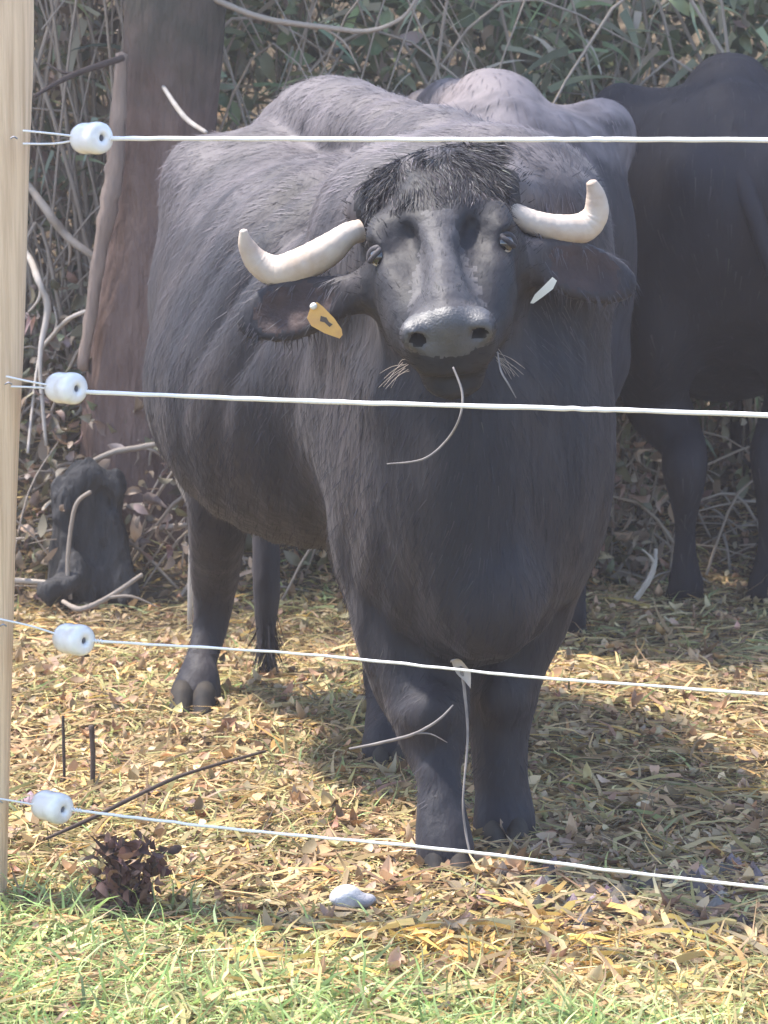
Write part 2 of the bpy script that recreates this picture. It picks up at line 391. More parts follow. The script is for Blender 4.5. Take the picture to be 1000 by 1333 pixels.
def build_litter():
    # brown leaves
    x, y = scatter_xy(33000, 4.0, 9.9, 1.15, 1.0); n = len(x)
    keep = (vnoise(x, y, x * 0 + 7, 1.9) + .35 * RNG.random(n)) > .40
    keep &= (y > 4.55 - .5 * x) | (RNG.random(n) < .25)
    x, y = x[keep], y[keep]; n = len(x)
    C = np.stack([x, y, ground_z(x, y) + .008 + .02 * RNG.random(n)], 1)
    tl = np.where(y < 5.2, .28, .45); nrm = np.stack([RNG.normal(size=n) * tl, RNG.normal(size=n) * tl, np.ones(n)], 1)
    col = pick_cols(n, [(.38, .25, .14), (.46, .33, .20), (.27, .17, .10), (.54, .42, .25), (.44, .26, .12), (.37, .28, .18)], [4, 4, 3, 2, 1.2, 2.5])
    V, F, Cc = leaves_mesh(C, .014 + .040 * RNG.random(n) ** 1.5, nrm, RNG.random(n) * 6.28, RNG.normal(size=n) * .8, col, .5)
    tag(mesh_obj('leaf_litter', V, F, M['leaf'], colors=Cc), 'curled brown dead leaves lying all over the ground', kind='stuff')
    # straw: dead grass stalks and hay lying about
    x, y = scatter_xy(72000, 3.95, 8.9, 1.1, 1.15); n = len(x)
    C = np.stack([x, y, ground_z(x, y) + .004 + .022 * RNG.random(n)], 1)
    a = RNG.normal(size=n) * .9 + 2.9 * vnoise(x, y, x * 0 + 1, 1.2)
    D = np.stack([np.cos(a), np.sin(a), .35 * RNG.random(n) + .03], 1)
    col = pick_cols(n, [(.47, .35, .17), (.56, .44, .23), (.36, .25, .13), (.30, .28, .12), (.54, .34, .12), (.25, .17, .10)], [4, 3, 3, 2.5, 1.2, 2])
    V, F, Cc = blades_mesh(C, D, .06 + .13 * RNG.random(n), .0035 + .010 * RNG.random(n) ** 2, np.stack([RNG.normal(size=n) * .28, RNG.normal(size=n) * .28, -.10 - .1 * RNG.random(n)], 1), col,
                           side=np.stack([-np.sin(a), np.cos(a), RNG.normal(size=n) * .5], 1))
    tag(mesh_obj('dead_grass', V, F, M['blade'], colors=Cc), 'straw-coloured dead grass and hay lying in the litter', kind='stuff')
    # tufts of living grass: dense in front, in patches farther off
    x, y = scatter_xy(135000, 3.7, 8.6, 1.15, 1.9); n = len(x)
    g = vnoise(x, y, x * 0 + 5, 1.5)
    front = np.clip((4.80 - y + .45 * (g - .5) - .35 * x) / .45, 0, 1)
    keep = (RNG.random(n) < front * .8 + .05) | ((g > .52) & (RNG.random(n) < .42))
    x, y, front = x[keep], y[keep], front[keep]; n = len(x)
    C = np.stack([x, y, ground_z(x, y)], 1)
    a = RNG.random(n) * 6.28
    D = np.stack([np.cos(a) * .55, np.sin(a) * .55, np.ones(n) * .9], 1)
    lush = np.clip((4.44 - y - .75 * x + .40 * (vnoise(x, y, x * 0 + 9, 3.) - .5)) / .25, 0, 1)
    c1 = pick_cols(n, [(.34, .44, .16), (.42, .53, .22), (.23, .31, .11), (.54, .55, .27)], [3, 3, 2, 1.5])
    c2 = pick_cols(n, [(.46, .37, .16), (.54, .44, .20), (.33, .31, .14), (.52, .36, .12), (.34, .25, .15), (.27, .29, .12)], [3, 2.5, 3, .8, 2, 2])
    sel = RNG.random(n) < (.15 + .8 * lush)
    col = np.where(sel[:, None], c1, c2)
    V, F, Cc = blades_mesh(C, D, (.045 + .06 * RNG.random(n)) * (1 + .25 * lush), .0035 + .006 * RNG.random(n), np.stack([RNG.normal(size=n) * .22, RNG.normal(size=n) * .22, -.28 - .3 * RNG.random(n)], 1), col)
    tag(mesh_obj('grass', V, F, M['blade'], colors=Cc), 'short green and yellowing grass along the foot of the fence', kind='stuff')
    # patch of golden fallen grass in front
    n = 700; x = .15 + .20 * RNG.normal(size=n); y = 4.46 + .13 * RNG.normal(size=n); k = vnoise(x, y, x * 0, 9.) > .42; x, y = x[k], y[k]; n = len(x)
    C = np.stack([x, y, ground_z(x, y) + .01 + .03 * RNG.random(n)], 1); a = RNG.random(n) * 6.28
    V, F, Cc = blades_mesh(C, np.stack([np.cos(a), np.sin(a), .5 * RNG.random(n)], 1), .05 + .09 * RNG.random(n), .006 + .010 * RNG.random(n), np.stack([RNG.normal(size=n) * .25, RNG.normal(size=n) * .25, -.25 * np.ones(n)], 1),
                           pick_cols(n, [(.58, .38, .11), (.62, .45, .16), (.46, .28, .10), (.58, .46, .24)], [3, 3, 1.5, 2]))
    tag(mesh_obj('golden_grass', V, F, M['blade'], colors=Cc), 'patch of golden yellow fallen blades in the foreground', kind='stuff')
    # clods of trampled mud
    x, y = scatter_xy(2600, 4.3, 8.4, 1.1, 1.0)
    k = (vnoise(x, y, x * 0 + 11, 1.3) > .62) | ((np.hypot((x - .56) / .22, (y - 4.84) / .12) < 1) )
    x, y = x[k], y[k]
    m0 = len(x); x = np.concatenate([x, .56 + .17 * RNG.normal(size=230)]); y = np.concatenate([y, 4.84 + .09 * RNG.normal(size=230)]); n = len(x)
    oct_ = np.array([(1,0,0),(-1,0,0),(0,1,0),(0,-1,0),(0,0,1),(0,0,-1)], float); of = np.array([(0,2,4),(2,1,4),(1,3,4),(3,0,4),(2,0,5),(1,2,5),(3,1,5),(0,3,5)])
    s = np.where(np.arange(n) < m0, .007 + .016 * RNG.random(n) ** 2, .012 + .016 * RNG.random(n))
    V = np.stack([x, y, ground_z(x, y) + s * .3], 1)[:, None, :] + oct_[None] * (s[:, None, None] * (1 + .25 * RNG.normal(size=(n, 6, 1))))
    F = (np.arange(n)[:, None, None] * 6 + of[None]).reshape(-1, 3)
    col = np.repeat(pick_cols(n, [(.15, .12, .115), (.21, .17, .165), (.10, .08, .07)], [2, 2, 1]), 6, axis=0)
    tag(mesh_obj('soil_clods', V.reshape(-1, 3), F, M['clod'], colors=col, smooth=True), 'greyish crumbs of trampled soil among the grass', kind='stuff')
build_litter()

# ------------------------------------------------------------------ thicket behind
def build_thicket():
    n = 30000
    x = (RNG.random(n) * 2 - 1) * 3.2; y = 8.85 + 1.15 * RNG.random(n) + .12 * np.sin(x * 3); hz = RNG.random(n) ** .9 * 2.3
    dens = vnoise(x, y, hz, 2.2)
    keep = (dens > .36) | (RNG.random(n) < .25)
    keep &= ~((x < -.85) & (x > -1.35) & (hz > .45) & (hz < .95) & (RNG.random(n) < .75))
    x, y, hz = x[keep], y[keep], hz[keep]; n = len(x)
    C = np.stack([x, y, ground_z(x, y) + hz], 1)
    nrm = np.stack([RNG.normal(size=n) * .7, -.5 + RNG.normal(size=n) * .6, .55 + RNG.normal(size=n) * .5], 1)
    left = (x < -.75)
    ca = pick_cols(n, [(.15, .19, .095), (.21, .23, .13), (.24, .25, .17), (.38, .34, .25), (.09, .11, .065)], [4, 4, 2, 1, 3])
    cb = pick_cols(n, [(.40, .31, .24), (.52, .43, .34), (.27, .21, .16), (.54, .40, .22), (.20, .20, .12)], [3, 2, 3, 1, 2])
    t = np.clip(np.where(left, .90, .10) + .55 * (vnoise(x, y, hz, 1.1) - .5) + np.clip(.55 - hz, 0, 1) * 1.2, 0, 1)
    col = np.where((RNG.random(n) < t)[:, None], cb, ca)
    V, F, Cc = leaves_mesh(C, .04 + .075 * RNG.random(n), nrm, RNG.random(n) * 6.28, RNG.normal(size=n) * .5, col, .45)
    tag(mesh_obj('bramble_leaves', V, F, M['hedge_leaf'], colors=Cc), 'tangled dull green bramble leaves on the bank behind', kind='stuff')
    # long narrow leaves hanging in the thicket
    n = 8000
    x = (RNG.random(n) * 2 - 1) * 3.2; y = 8.75 + .8 * RNG.random(n); hz = .1 + RNG.random(n) * 2.2
    C = np.stack([x, y, ground_z(x, y) + hz], 1); a = RNG.random(n) * 6.28
    D = np.stack([np.cos(a), -.4 * RNG.random(n), np.sin(a) * .9], 1)
    col = pick_cols(n, [(.22, .26, .15), (.34, .37, .25), (.46, .41, .31), (.13, .15, .09)], [3, 2, 2, 2])
    V, F, Cc = blades_mesh(C, D, .10 + .16 * RNG.random(n), .012 + .020 * RNG.random(n), np.stack([RNG.normal(size=n) * .1, RNG.normal(size=n) * .1, -.2 * np.ones(n)], 1), col, segs=4)
    tag(mesh_obj('sedge_leaves', V, F, M['hedge_leaf'], colors=Cc), 'long narrow leaves hanging among the brambles', kind='stuff')
    # low brown brush at the foot of the bank
    n = 9000
    x = (RNG.random(n) * 2 - 1) * 3.0; y = 7.85 + .85 * RNG.random(n) + .30 * (x > -.3); hz = RNG.random(n) ** 1.5 * .42
    keep = ~((np.abs(x + .82) < .10) & (y < 8.15) & (hz > .06)) & ((vnoise(x, y, hz, 3.) > .42)); x, y, hz = x[keep], y[keep], hz[keep]; n = len(x)
    C = np.stack([x, y, ground_z(x, y) + hz], 1)
    V, F, Cc = leaves_mesh(C, .03 + .05 * RNG.random(n), np.stack([RNG.normal(size=n), RNG.normal(size=n) - .3, RNG.normal(size=n) + .3], 1), RNG.random(n) * 6.28, RNG.normal(size=n) * .8,
                           pick_cols(n, [(.34, .25, .19), (.22, .17, .13), (.46, .36, .28), (.17, .16, .10)], [3, 3, 1.5, 2]), .45)
    tag(mesh_obj('withered_brush', V, F, M['hedge_leaf'], colors=Cc), 'low brown withered undergrowth at the foot of the bank', kind='stuff')
    L = []
    for i in range(240):
        x = random.uniform(-2.2, 2.2); y = random.uniform(7.95, 8.6) + (.25 if x > -.3 else 0); z0 = float(ground_z(x, y)); r = random.uniform(.002, .006); l = random.uniform(.2, .6); a = random.uniform(0, 6.28)
        dx, dy = math.cos(a) * l, math.sin(a) * l * .4; h = random.uniform(.05, .5)
        L.append([(x, y, z0, r), (x + dx * .4, y + dy * .4, z0 + h * .7, r), (x + dx, y + dy, z0 + h * random.uniform(.3, 1.1), r * .5)])
    V, F = tubes(L, sides=5, per=4)
    tag(mesh_obj('brush_twigs', V, F, M['twig']), 'crossing thin twigs of the undergrowth', kind='stuff')
    # stems
    L = []
    for i in range(460):
        x = random.uniform(-3, 3) if i % 3 else random.uniform(-1.6, -.7); y = random.uniform(8.7, 9.8); z0 = float(ground_z(x, y))
        h = random.uniform(.5, 2.2); dx = random.uniform(-1.0, 1.0); r = random.uniform(.003, .010)
        L.append([(x, y, z0, r), (x + dx * .3, y - .1, z0 + h * .6, r * .8), (x + dx * .75, y - random.uniform(0, .3), z0 + h, r * .6), (x + dx * 1.3, y - random.uniform(0, .45), z0 + h * random.uniform(.5, 1.0), r * .35)])
    V, F = tubes(L, sides=5, per=4)
    tag(mesh_obj('bramble_stems', V, F, M['twig']), 'arching brown bramble stems of the thicket', kind='stuff')
build_thicket()

# ------------------------------------------------------------------ tree, mossy trunk with canopy shade painted toward the top
def build_tree():
    e = empty('tree', (-1.02, 8.35, float(ground_z(-1.02, 8.35))))
    tag(e, 'old tree with thick reddish brown leaning trunk behind the front buffalo', 'tree')
    c = [(214, 745, 8.45, 125), (208, 650, 8.42, 104), (196, 590, 8.4, 90), (190, 500, 8.4, 80), (196, 400, 8.4, 73), (208, 300, 8.4, 66), (216, 200, 8.4, 62), (222, 120, 8.4, 62), (230, 0, 8.4, 66), (238, -150, 8.45, 70), (250, -420, 8.5, 60), (262, -800, 8.6, 45), (280, -1250, 8.7, 22)]
    pts = [(*P(a, b, Y), R(r, Y)) for a, b, Y, r in c]
    C = np.array(catmull(pts, 9)); sides = 48; V = []; F = []
    for i, q in enumerate(C):
        for s in range(sides):
            a = 2 * math.pi * s / sides
            f = 1 + .03 * math.sin(3 * a + i * .05) + .012 * math.sin(7 * a + 1 + .12 * i) + .10 * float(vnoise(np.array(math.cos(a) * 1.), np.array(math.sin(a) * 1.), np.array(q[2] * 1.2), 2.5) - .5) \
                + .06 * float(vnoise(np.array(math.cos(a) * 1.), np.array(math.sin(a) * 1.), np.array(q[2]), 8) - .5)
            V.append((q[0] + q[3] * f * math.cos(a), q[1] + q[3] * f * math.sin(a), q[2]))
    for i in range(len(C) - 1):
        for s in range(sides): F.append((i * sides + s, i * sides + (s + 1) % sides, (i + 1) * sides + (s + 1) % sides, (i + 1) * sides + s))
    o = mesh_obj('trunk', V, F, [M['bark'], M['bark_moss']], e)
    # limbs, high above the picture
    L = []
    for (z, dx, dy, l) in [(2.3, -1, .2, 1.6), (2.8, .9, -.3, 1.9), (3.2, -.3, .9, 1.6), (3.5, .2, -1, 1.3), (3.8, 1, .6, 1.5)]:
        b = np.array([-.64 + .03 * (z - 2), 8.45, z]); d = np.array([dx, dy, .55])
        L.append([(*b, .07), (*(b + d * l * .35), .05), (*(b + d * l * .7 + [0, 0, .1]), .03), (*(b + d * l + [0, 0, .1]), .012)])
    V, F = tubes(L, sides=8, per=5); mesh_obj('limb', V, F, M['bark'], e)
    n = 5200
    ce = np.array([(-1.9, 8.7, 3.9), (.7, 8.1, 4.3), (-.9, 9.8, 4.5), (-.4, 7.6, 4.5), (.6, 9.3, 4.7), (-.6, 8.5, 5.3)])
    i = RNG.integers(0, len(ce), n); d = RNG.normal(size=(n, 3)); d /= np.linalg.norm(d, axis=1)[:, None]
    C = ce[i] + d * (RNG.random(n) ** .45)[:, None] * np.array([.95, .95, .6])
    V, F, Cc = leaves_mesh(C, .07 + .06 * RNG.random(n), RNG.normal(size=(n, 3)) + [0, 0, 1], RNG.random(n) * 6.28, RNG.normal(size=n) * .4,
                           pick_cols(n, [(.06, .10, .035), (.09, .12, .05), (.15, .12, .05)], [3, 3, 1]), .55)
    mesh_obj('crown', V, F, M['hedge_leaf'], e, colors=Cc)
    # added pale strip painting sunlight on the trunk's left edge
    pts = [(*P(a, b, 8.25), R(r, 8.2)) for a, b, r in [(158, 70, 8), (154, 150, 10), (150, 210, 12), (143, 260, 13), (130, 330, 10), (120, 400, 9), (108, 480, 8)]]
    V, F = tube(pts, sides=8, per=5, jitter=.12); mesh_obj('sunlit_strip', V, F, M['bark_sunlit'], e)
    # short broken stub
    V, F = tube([(*P(212, 112, 8.27), .006), (*P(240, 152, 8.02), .008), (*P(268, 172, 7.85), .006)], sides=8, per=4)
    mesh_obj('branch_stub', V, F, M['twig_pale'], e)
build_tree()

def build_stump():
    e = empty('tree_stump', P(118, 770, 7.95)); tag(e, 'dark rotten hollow stump with rounded top, left of the trunk', 'stump')
    s = SDF((-1.25, 7.5, -.1), (-.6, 8.4, .55), .011)
    a = P(120, 775, 7.98); b = P(122, 645, 8.02)
    s.chain([(*a, .115), (*P(118, 705, 7.98), .10), (*b, .085)], k=.03)
    s.chain([(*P(88, 720, 7.90), .035), (*P(90, 650, 7.93), .045), (*P(120, 622, 7.96), .04), (*P(150, 640, 7.98), .035)], k=.04)
    s.cap(P(72, 765, 7.8), P(110, 745, 7.95), .04, .07, .05); s.cap(P(165, 780, 7.85), P(135, 740, 7.98), .03, .06, .05)
    s.ell(P(124, 680, 7.86), (.05, .07, .12), k=.03, sub=True)
    s.displace(lambda x, y, z: (vnoise(x, y, z * .35, 20) - .5) * .050 + (vnoise(x, y, z * .6, 55) - .5) * .020)
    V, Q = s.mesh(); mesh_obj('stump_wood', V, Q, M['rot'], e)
    V, F = tube([(*P(x, y, 7.82), .006) for x, y in [(92, 780), (88, 740), (92, 690), (100, 655), (118, 640)]], sides=6, per=5)
    mesh_obj('root', V, F, M['twig'], e)
build_stump()

# ------------------------------------------------------------------ fence
def build_post():
    c = [(-16, -260, 4.86), (-12, 0, 4.84), (-16, 200, 4.83), (-22, 400, 4.82), (-34, 700, 4.80), (-42, 1000, 4.79), (-46, 1215, 4.79), (-48, 1290, 4.79)]
    e = empty('fence_post', P(-46, 1215, 4.79)); tag(e, 'pale debarked wooden fence post beside the camera, cut off by the left frame', 'post')
    C = np.array(catmull([(*P(*q), 0) for q in c], 10)); sides = 40; V = []; F = []
    for i, q in enumerate(C):
        for s in range(sides):
            a = 2 * math.pi * s / sides
            # a split post: roughly D-shaped, flat face turned to the camera
            ca, sa = math.cos(a), math.sin(a); rr = .070
            x = rr * (abs(ca) ** .75) * (1 if ca > 0 else -1); y = rr * .8 * (abs(sa) ** .7) * (1 if sa > 0 else -1)
            nn = float(vnoise(np.array(ca * .6), np.array(sa * .6), np.array(q[2] * .8), 5) - .5) * .006
            V.append((q[0] + x + nn - .12 * y * 0, q[1] + y + nn + .10 * x, q[2]))
    n = len(C)
    for i in range(n - 1):
        for s in range(sides): F.append((i * sides + s, (i + 1) * sides + s, (i + 1) * sides + (s + 1) % sides, i * sides + (s + 1) % sides))
    F.append(tuple(range(sides)))
    mesh_obj('post_shaft', V, F, M['post'], e)
    # staples that hold the tie loops
    for py in (180, 500, 815, 1045):
        V, F = tube([(*(P(18 - py * .022, py, 4.75)), .0016), (*(P(22 - py * .022, py - 2, 4.73)), .0016), (*(P(26 - py * .022, py, 4.75)), .0016)], sides=6, per=4)
        mesh_obj('staple', V, F, M['porc_in'], e)
build_post()

def insulator(c, axis, e):
    """egg-shaped strain insulator: a waisted porcelain barrel with a bore"""
    c = np.array(c); ax = np.array(axis, float); ax /= np.linalg.norm(ax)
    n1 = np.cross(ax, [0, 0, 1]); n1 /= np.linalg.norm(n1); n2 = np.cross(ax, n1)
    prof = [(-.029, .006), (-.030, .012), (-.029, .0185), (-.025, .0225), (-.016, .0248), (-.008, .0248), (-.002, .0244), (.004, .0246), (.012, .0255), (.021, .0255), (.027, .0240), (.031, .0195), (.032, .0120), (.031, .0065), (.026, .0052), (.015, .0050)]
    V = []; F = []; S = 28
    for t, r in prof:
        for s in range(S):
            a = 2 * math.pi * s / S; V.append(c + (ax * t + (n1 * math.cos(a) + n2 * math.sin(a)) * r) * 1.08)
    for i in range(len(prof) - 1):
        for s in range(S): F.append((i * S + s, i * S + (s + 1) % S, (i + 1) * S + (s + 1) % S, (i + 1) * S + s))
    F.append(tuple(range(S)))
    k = len(prof) - 1; F.append(tuple(k * S + s for s in range(S)))
    o = mesh_obj('insulator', V, F, [M['porcelain'], M['porc_in']], e)
    for p in o.data.polygons:
        d = (np.array(p.center) - c); t = d @ ax; r = np.linalg.norm(d - ax * t)
        if r < .0060 and t > -.02: p.material_index = 1
def build_wire(name_label, ins, post_pts, line, r=.0021):
    e = empty('fence_wire', P(*ins)); tag(e, name_label, 'wire', 'electric fence wires')
    rng = np.random.default_rng(int(ins[1]))
    c = P(*ins); d = P(*line[1]) - P(*line[0]); d /= np.linalg.norm(d)
    insulator(c, d + np.array([-.15, -.45, 0.03]), e)
    pts = catmull([(*P(*q), r) for q in line], 14)
    pts = [(p[0], p[1], p[2] + .0003 * rng.normal(), r * (1 + .05 * rng.normal())) for i, p in enumerate(pts)]
    V, F = tube(pts, sides=8, per=2); mesh_obj('strand', V, F, M['wire'], e)
    L = [[(*P(*q), .0019) for q in pp] for pp in post_pts]
    for q in L:
        V, F = tube(q, sides=6, per=5); mesh_obj('tie_loop', V, F, M['wire'], e)
    # knot where the wire is wound on itself behind the insulator
    k = []; a0 = P(*line[0])
    for i in range(26):
        t = i / 25; a = t * 5 * 2 * math.pi; k.append((*(a0 + d * (.004 + .028 * t) + np.array([0, math.cos(a), math.sin(a)]) * .0032), .0014))
    V, F = tube(k, sides=6, per=1); mesh_obj('knot', V, F, M['wire'], e)
build_wire('top white wire of the fence, level with the backs of the buffalo', (118, 180, 4.77),
           [[(30, 170, 4.76), (70, 174, 4.76), (102, 178, 4.77)], [(30, 187, 4.78), (70, 187, 4.78), (102, 182, 4.78)]],
           [(136, 180, 4.765), (400, 181, 4.62), (700, 181.5, 4.47), (1000, 182, 4.33), (2600, 186, 3.60)], .0040)
build_wire('second white wire from the top, crossing below the muzzle of the buffalo', (85, 505, 4.77),
           [[(8, 490, 4.75), (40, 497, 4.76), (68, 502, 4.77)], [(8, 503, 4.78), (40, 504, 4.78), (68, 506, 4.78)]],
           [(104, 510, 4.765), (400, 522, 4.62), (700, 531, 4.47), (1000, 541, 4.33), (2600, 604, 3.60)], .0040)
build_wire('third white wire from the top, passing in front of the buffalo forelegs', (95, 832, 4.77),
           [[(0, 806, 4.75), (40, 815, 4.76), (78, 827, 4.77)]],
           [(113, 834, 4.765), (400, 852, 4.62), (700, 882, 4.47), (1000, 904, 4.33), (2600, 1025, 3.60)], .0023)
build_wire('lowest white wire, running just above the grass', (67, 1050, 4.77),
           [[(0, 1040, 4.75), (30, 1045, 4.76), (50, 1049, 4.77)]],
           [(85, 1053, 4.765), (280, 1077, 4.68), (600, 1108, 4.52), (1000, 1156, 4.33), (2600, 1318, 3.60)], .0027)

# ------------------------------------------------------------------ the front buffalo
head = {}
def setup_head():
    A = P(566, 222, 5.09); B = P(583, 430, 4.655)
    s = B - A; L = np.linalg.norm(s); s /= L
    r = np.array([1, -.04, .10]); r -= s * (r @ s); r /= np.linalg.norm(r)
    u = np.cross(s, r); u = -u if u[1] > 0 else u          # out of the face, towards the camera and up
    head.update(A=A, s=s, r=r, u=u, L=L)
setup_head()
def H(s, r, u): return head['A'] + head['s'] * s + head['r'] * r + head['u'] * u
def HA(): return np.array([head['s'], head['r'], head['u']])

YAW = math.atan2(1.2, -.40)                                  # direction from shoulders to rump
bx = np.array([math.cos(YAW), math.sin(YAW), 0]); by = np.array([-bx[1], bx[0], 0]); bz = np.array([0, 0, 1.])
BAX = np.array([bx, by, bz])
EARS = {}
def build_bull():
    base = P(420, 1000, 5.85); base[2] = 0
    e = empty('buffalo', base)
    tag(e, 'black water buffalo facing the camera, head raised, with short pale curved horns and tagged ears', 'buffalo', None)
    h = .0075
    s = SDF((-.66, 4.5, -.02), (.62, 7.12, 1.60), h)
    # trunk of the body
    s.ell((-.22, 6.43, 1.02), (.36, .305, .37), BAX, k=.10)                     # rump
    s.ell((-.075, 5.98, .91), (.60, .395, .41), BAX, k=.12)                     # barrel
    s.ell((-.15, 5.95, .79), (.42, .34, .30), BAX, k=.10)                       # belly
    s.ell((.125, 5.42, .88), (.36, .285, .40), BAX, k=.12)                       # shoulders
    s.chain([(*P(600, 222, 5.45), .10), (*P(560, 210, 5.7), .10), (*P(500, 184, 6.05), .10), (*P(430, 158, 6.35), .10), (*P(365, 190, 6.6), .09), (*P(330, 250, 6.78), .08)], k=.12)
    s.ell(P(255, 235, 6.45), (.10, .07, .09), BAX, k=.12)                       # hip bones
    s.ell(P(520, 200, 6.45), (.10, .07, .09), BAX, k=.12)
    s.ell(P(610, 350, 5.30), (.20, .25, .24), BAX, k=.10)                       # base of the neck
    s.ell(P(698, 340, 5.32), (.17, .115, .19), BAX, k=.10)
    s.ell(P(640, 262, 5.28), (.20, .17, .12), BAX, k=.10)
    s.ell(P(500, 330, 5.32), (.16, .13, .20), BAX, k=.10)
    s.ell(P(612, 620, 5.22), (.22, .235, .36), BAX, k=.09)                      # chest
    s.ell(P(520, 640, 5.32), (.16, .13, .26), BAX, k=.08)
    s.ell(P(705, 600, 5.38), (.16, .13, .30), BAX, k=.08)
    s.ell(P(632, 775, 5.05), (.12, .105, .12), BAX, k=.06)                      # brisket lobe
    s.ell(P(600, 600, 5.02), (.10, .11, .24), BAX, k=.08)                       # dewlap
    # neck to head
    s.cap(P(610, 330, 5.25), H(.06, 0, -.16), .20, .135, k=.08)
    s.cap(P(590, 480, 5.12), H(.16, 0, -.22), .155, .10, k=.08)
    # thighs
    s.ell(P(290, 470, 6.48), (.24, .15, .30), BAX, k=.10)
    s.ell(P(480, 480, 6.45), (.24, .14, .28), BAX, k=.10)
    for L in ([(285, 540, 6.45, 66), (284, 620, 6.42, 48), (284, 690, 6.48, 35), (280, 750, 6.62, 29), (274, 800, 6.66, 25), (268, 850, 6.62, 23), (262, 875, 6.58, 26), (256, 905, 6.55, 36)],
              [(455, 560, 6.25, 75), (475, 670, 6.05, 60), (492, 770, 6.0, 42), (503, 840, 6.12, 30), (506, 890, 6.13, 25), (507, 940, 6.06, 24), (507, 965, 5.98, 25), (508, 980, 5.96, 26)],
              [(515, 700, 5.32, 80), (528, 800, 5.28, 70), (544, 870, 5.25, 60), (558, 925, 5.2, 48), (567, 975, 5.16, 36), (574, 1035, 5.11, 28), (578, 1085, 5.07, 31), (581, 1118, 5.045, 35)],
              [(700, 690, 5.42, 70), (684, 790, 5.4, 56), (664, 860, 5.38, 46), (655, 910, 5.36, 37), (652, 960, 5.34, 31), (654, 1010, 5.33, 31), (656, 1055, 5.32, 35), (657, 1085, 5.29, 38)]):
        s.chain([(*P(a, b, Y), R(r, Y)) for a, b, Y, r in L], k=.05)
    # knees / dew claws
    s.ell(P(562, 930, 5.13), (.045, .052, .055), BAX, k=.03); s.ell(P(655, 910, 5.30), (.04, .046, .05), BAX, k=.03)
    s.ell(P(283, 745, 6.72), (.05, .035, .06), BAX, k=.04); s.ell(P(504, 842, 6.20), (.05, .035, .05), BAX, k=.04)
    # ---- head
    A = HA()
    s.ell(H(.10, 0, -.075), (.17, .118, .115), A, k=.05)                        # skull
    s.ell(H(.03, 0, -.03), (.08, .085, .06), A, k=.06)                          # poll
    s.cap(H(.12, 0, -.078), H(.40, 0, -.074), .098, .044, k=.04)                # face
    s.cap(H(.16, 0, -.008), H(.41, 0, -.012), .022, .034, k=.022)                # nasal ridge
    s.ell(H(.40, 0, -.034), (.045, .060, .028), A, k=.03)
    for q in (-1, 1):
        s.cap(H(.235, q * .082, -.060), H(.36, q * .050, -.066), .026, .020, k=.025)   # cheek ridge
        s.ell(H(.165, q * .106, -.026), (.056, .024, .030), A, k=.03)          # brow above the eye
        s.ell(H(.262, q * .094, -.058), (.040, .020, .030), A, k=.022)          # cheek below the eye
        s.ell(H(.03, q * .120, -.045), (.042, .050, .042), A, k=.04)            # horn boss
        s.ell(H(.16, q * .072, -.15), (.12, .050, .085), A, k=.05)              # jaw
        s.ell(H(.25, q * .055, -.004), (.075, .020, .018), A, k=.022, sub=True) # hollow beside the ridge
    for q in (-1, 1):
        s.ell(H(.29, q * .074, -.100), (.11, .044, .065), A, k=.04)
        s.ell(H(.40, q * .052, -.090), (.06, .034, .040), A, k=.03)
    s.ell(H(.452, 0, -.058), (.046, .078, .044), A, k=.03)                      # muzzle
    s.cap(H(.448, -.052, -.028), H(.458, 0, -.018), .024, .026, k=.02); s.cap(H(.458, 0, -.018), H(.448, .052, -.028), .026, .024, k=.02)      # top rim of the nose
    s.ell(H(.462, 0, -.094), (.036, .056, .030), A, k=.03)
    s.ell(H(.503, 0, -.052), (.010, .006, .040), A, k=.010, sub=True)          # philtrum
    s.cap(H(.18, 0, -.175), H(.42, 0, -.128), .062, .038, k=.05)                # lower jaw
    s.ell(H(.445, 0, -.148), (.045, .050, .026), A, k=.03)
    s.cap(H(.490, -.055, -.118), H(.490, .055, -.118), .010, .010, k=.012, sub=True)   # mouth line
    for q in (-1, 1):
        s.ell(H(.470, q * .058, -.026), (.024, .026, .024), A, k=.015)           # nostril wings
        s.ell(H(.498, q * .052, -.028), (.036, .0155, .0105), np.array([head['s'], head['r'] * .85 + head['u'] * q * .5, head['u'] * .85 - head['r'] * q * .5]), k=.008, sub=True)
        s.ell(H(.212, q * .126, -.028), (.026, .018, .020), A, k=.010, sub=True)  # eye socket
    # ears
    for nm, root, tip, half, q in (('L', P(470, 380, 5.02), P(322, 424, 5.10), .057, -1), ('R', P(672, 336, 5.02), P(814, 372, 5.14), .055, 1)):
        d = tip - root; Ln = np.linalg.norm(d); d /= Ln
        nrm = np.array([0, -1, .30]) + np.array([q * .10, 0, 0]); nrm -= d * (nrm @ d); nrm /= np.linalg.norm(nrm); wd = np.cross(nrm, d)
        c = root + d * Ln * .54; EA = np.array([d, wd, nrm])
        s.cap(root - d * .04, root + d * .05, .038, .030, k=.05)
        c = c + nrm * .02
        s.ell(c, (Ln * .50, half, .020), EA, k=.03)
        s.ell(c + nrm * .020 - d * .004, (Ln * .41, half * .78, .017), EA, k=.010, sub=True)
        EARS[nm] = (c, d, wd, nrm)
    # ---- folds of skin and hide, hollow of the flank
    s.ell(P(470, 250, 6.2) + np.array([-.02, 0, 0]), (.12, .05, .06), BAX, k=.08, sub=True)
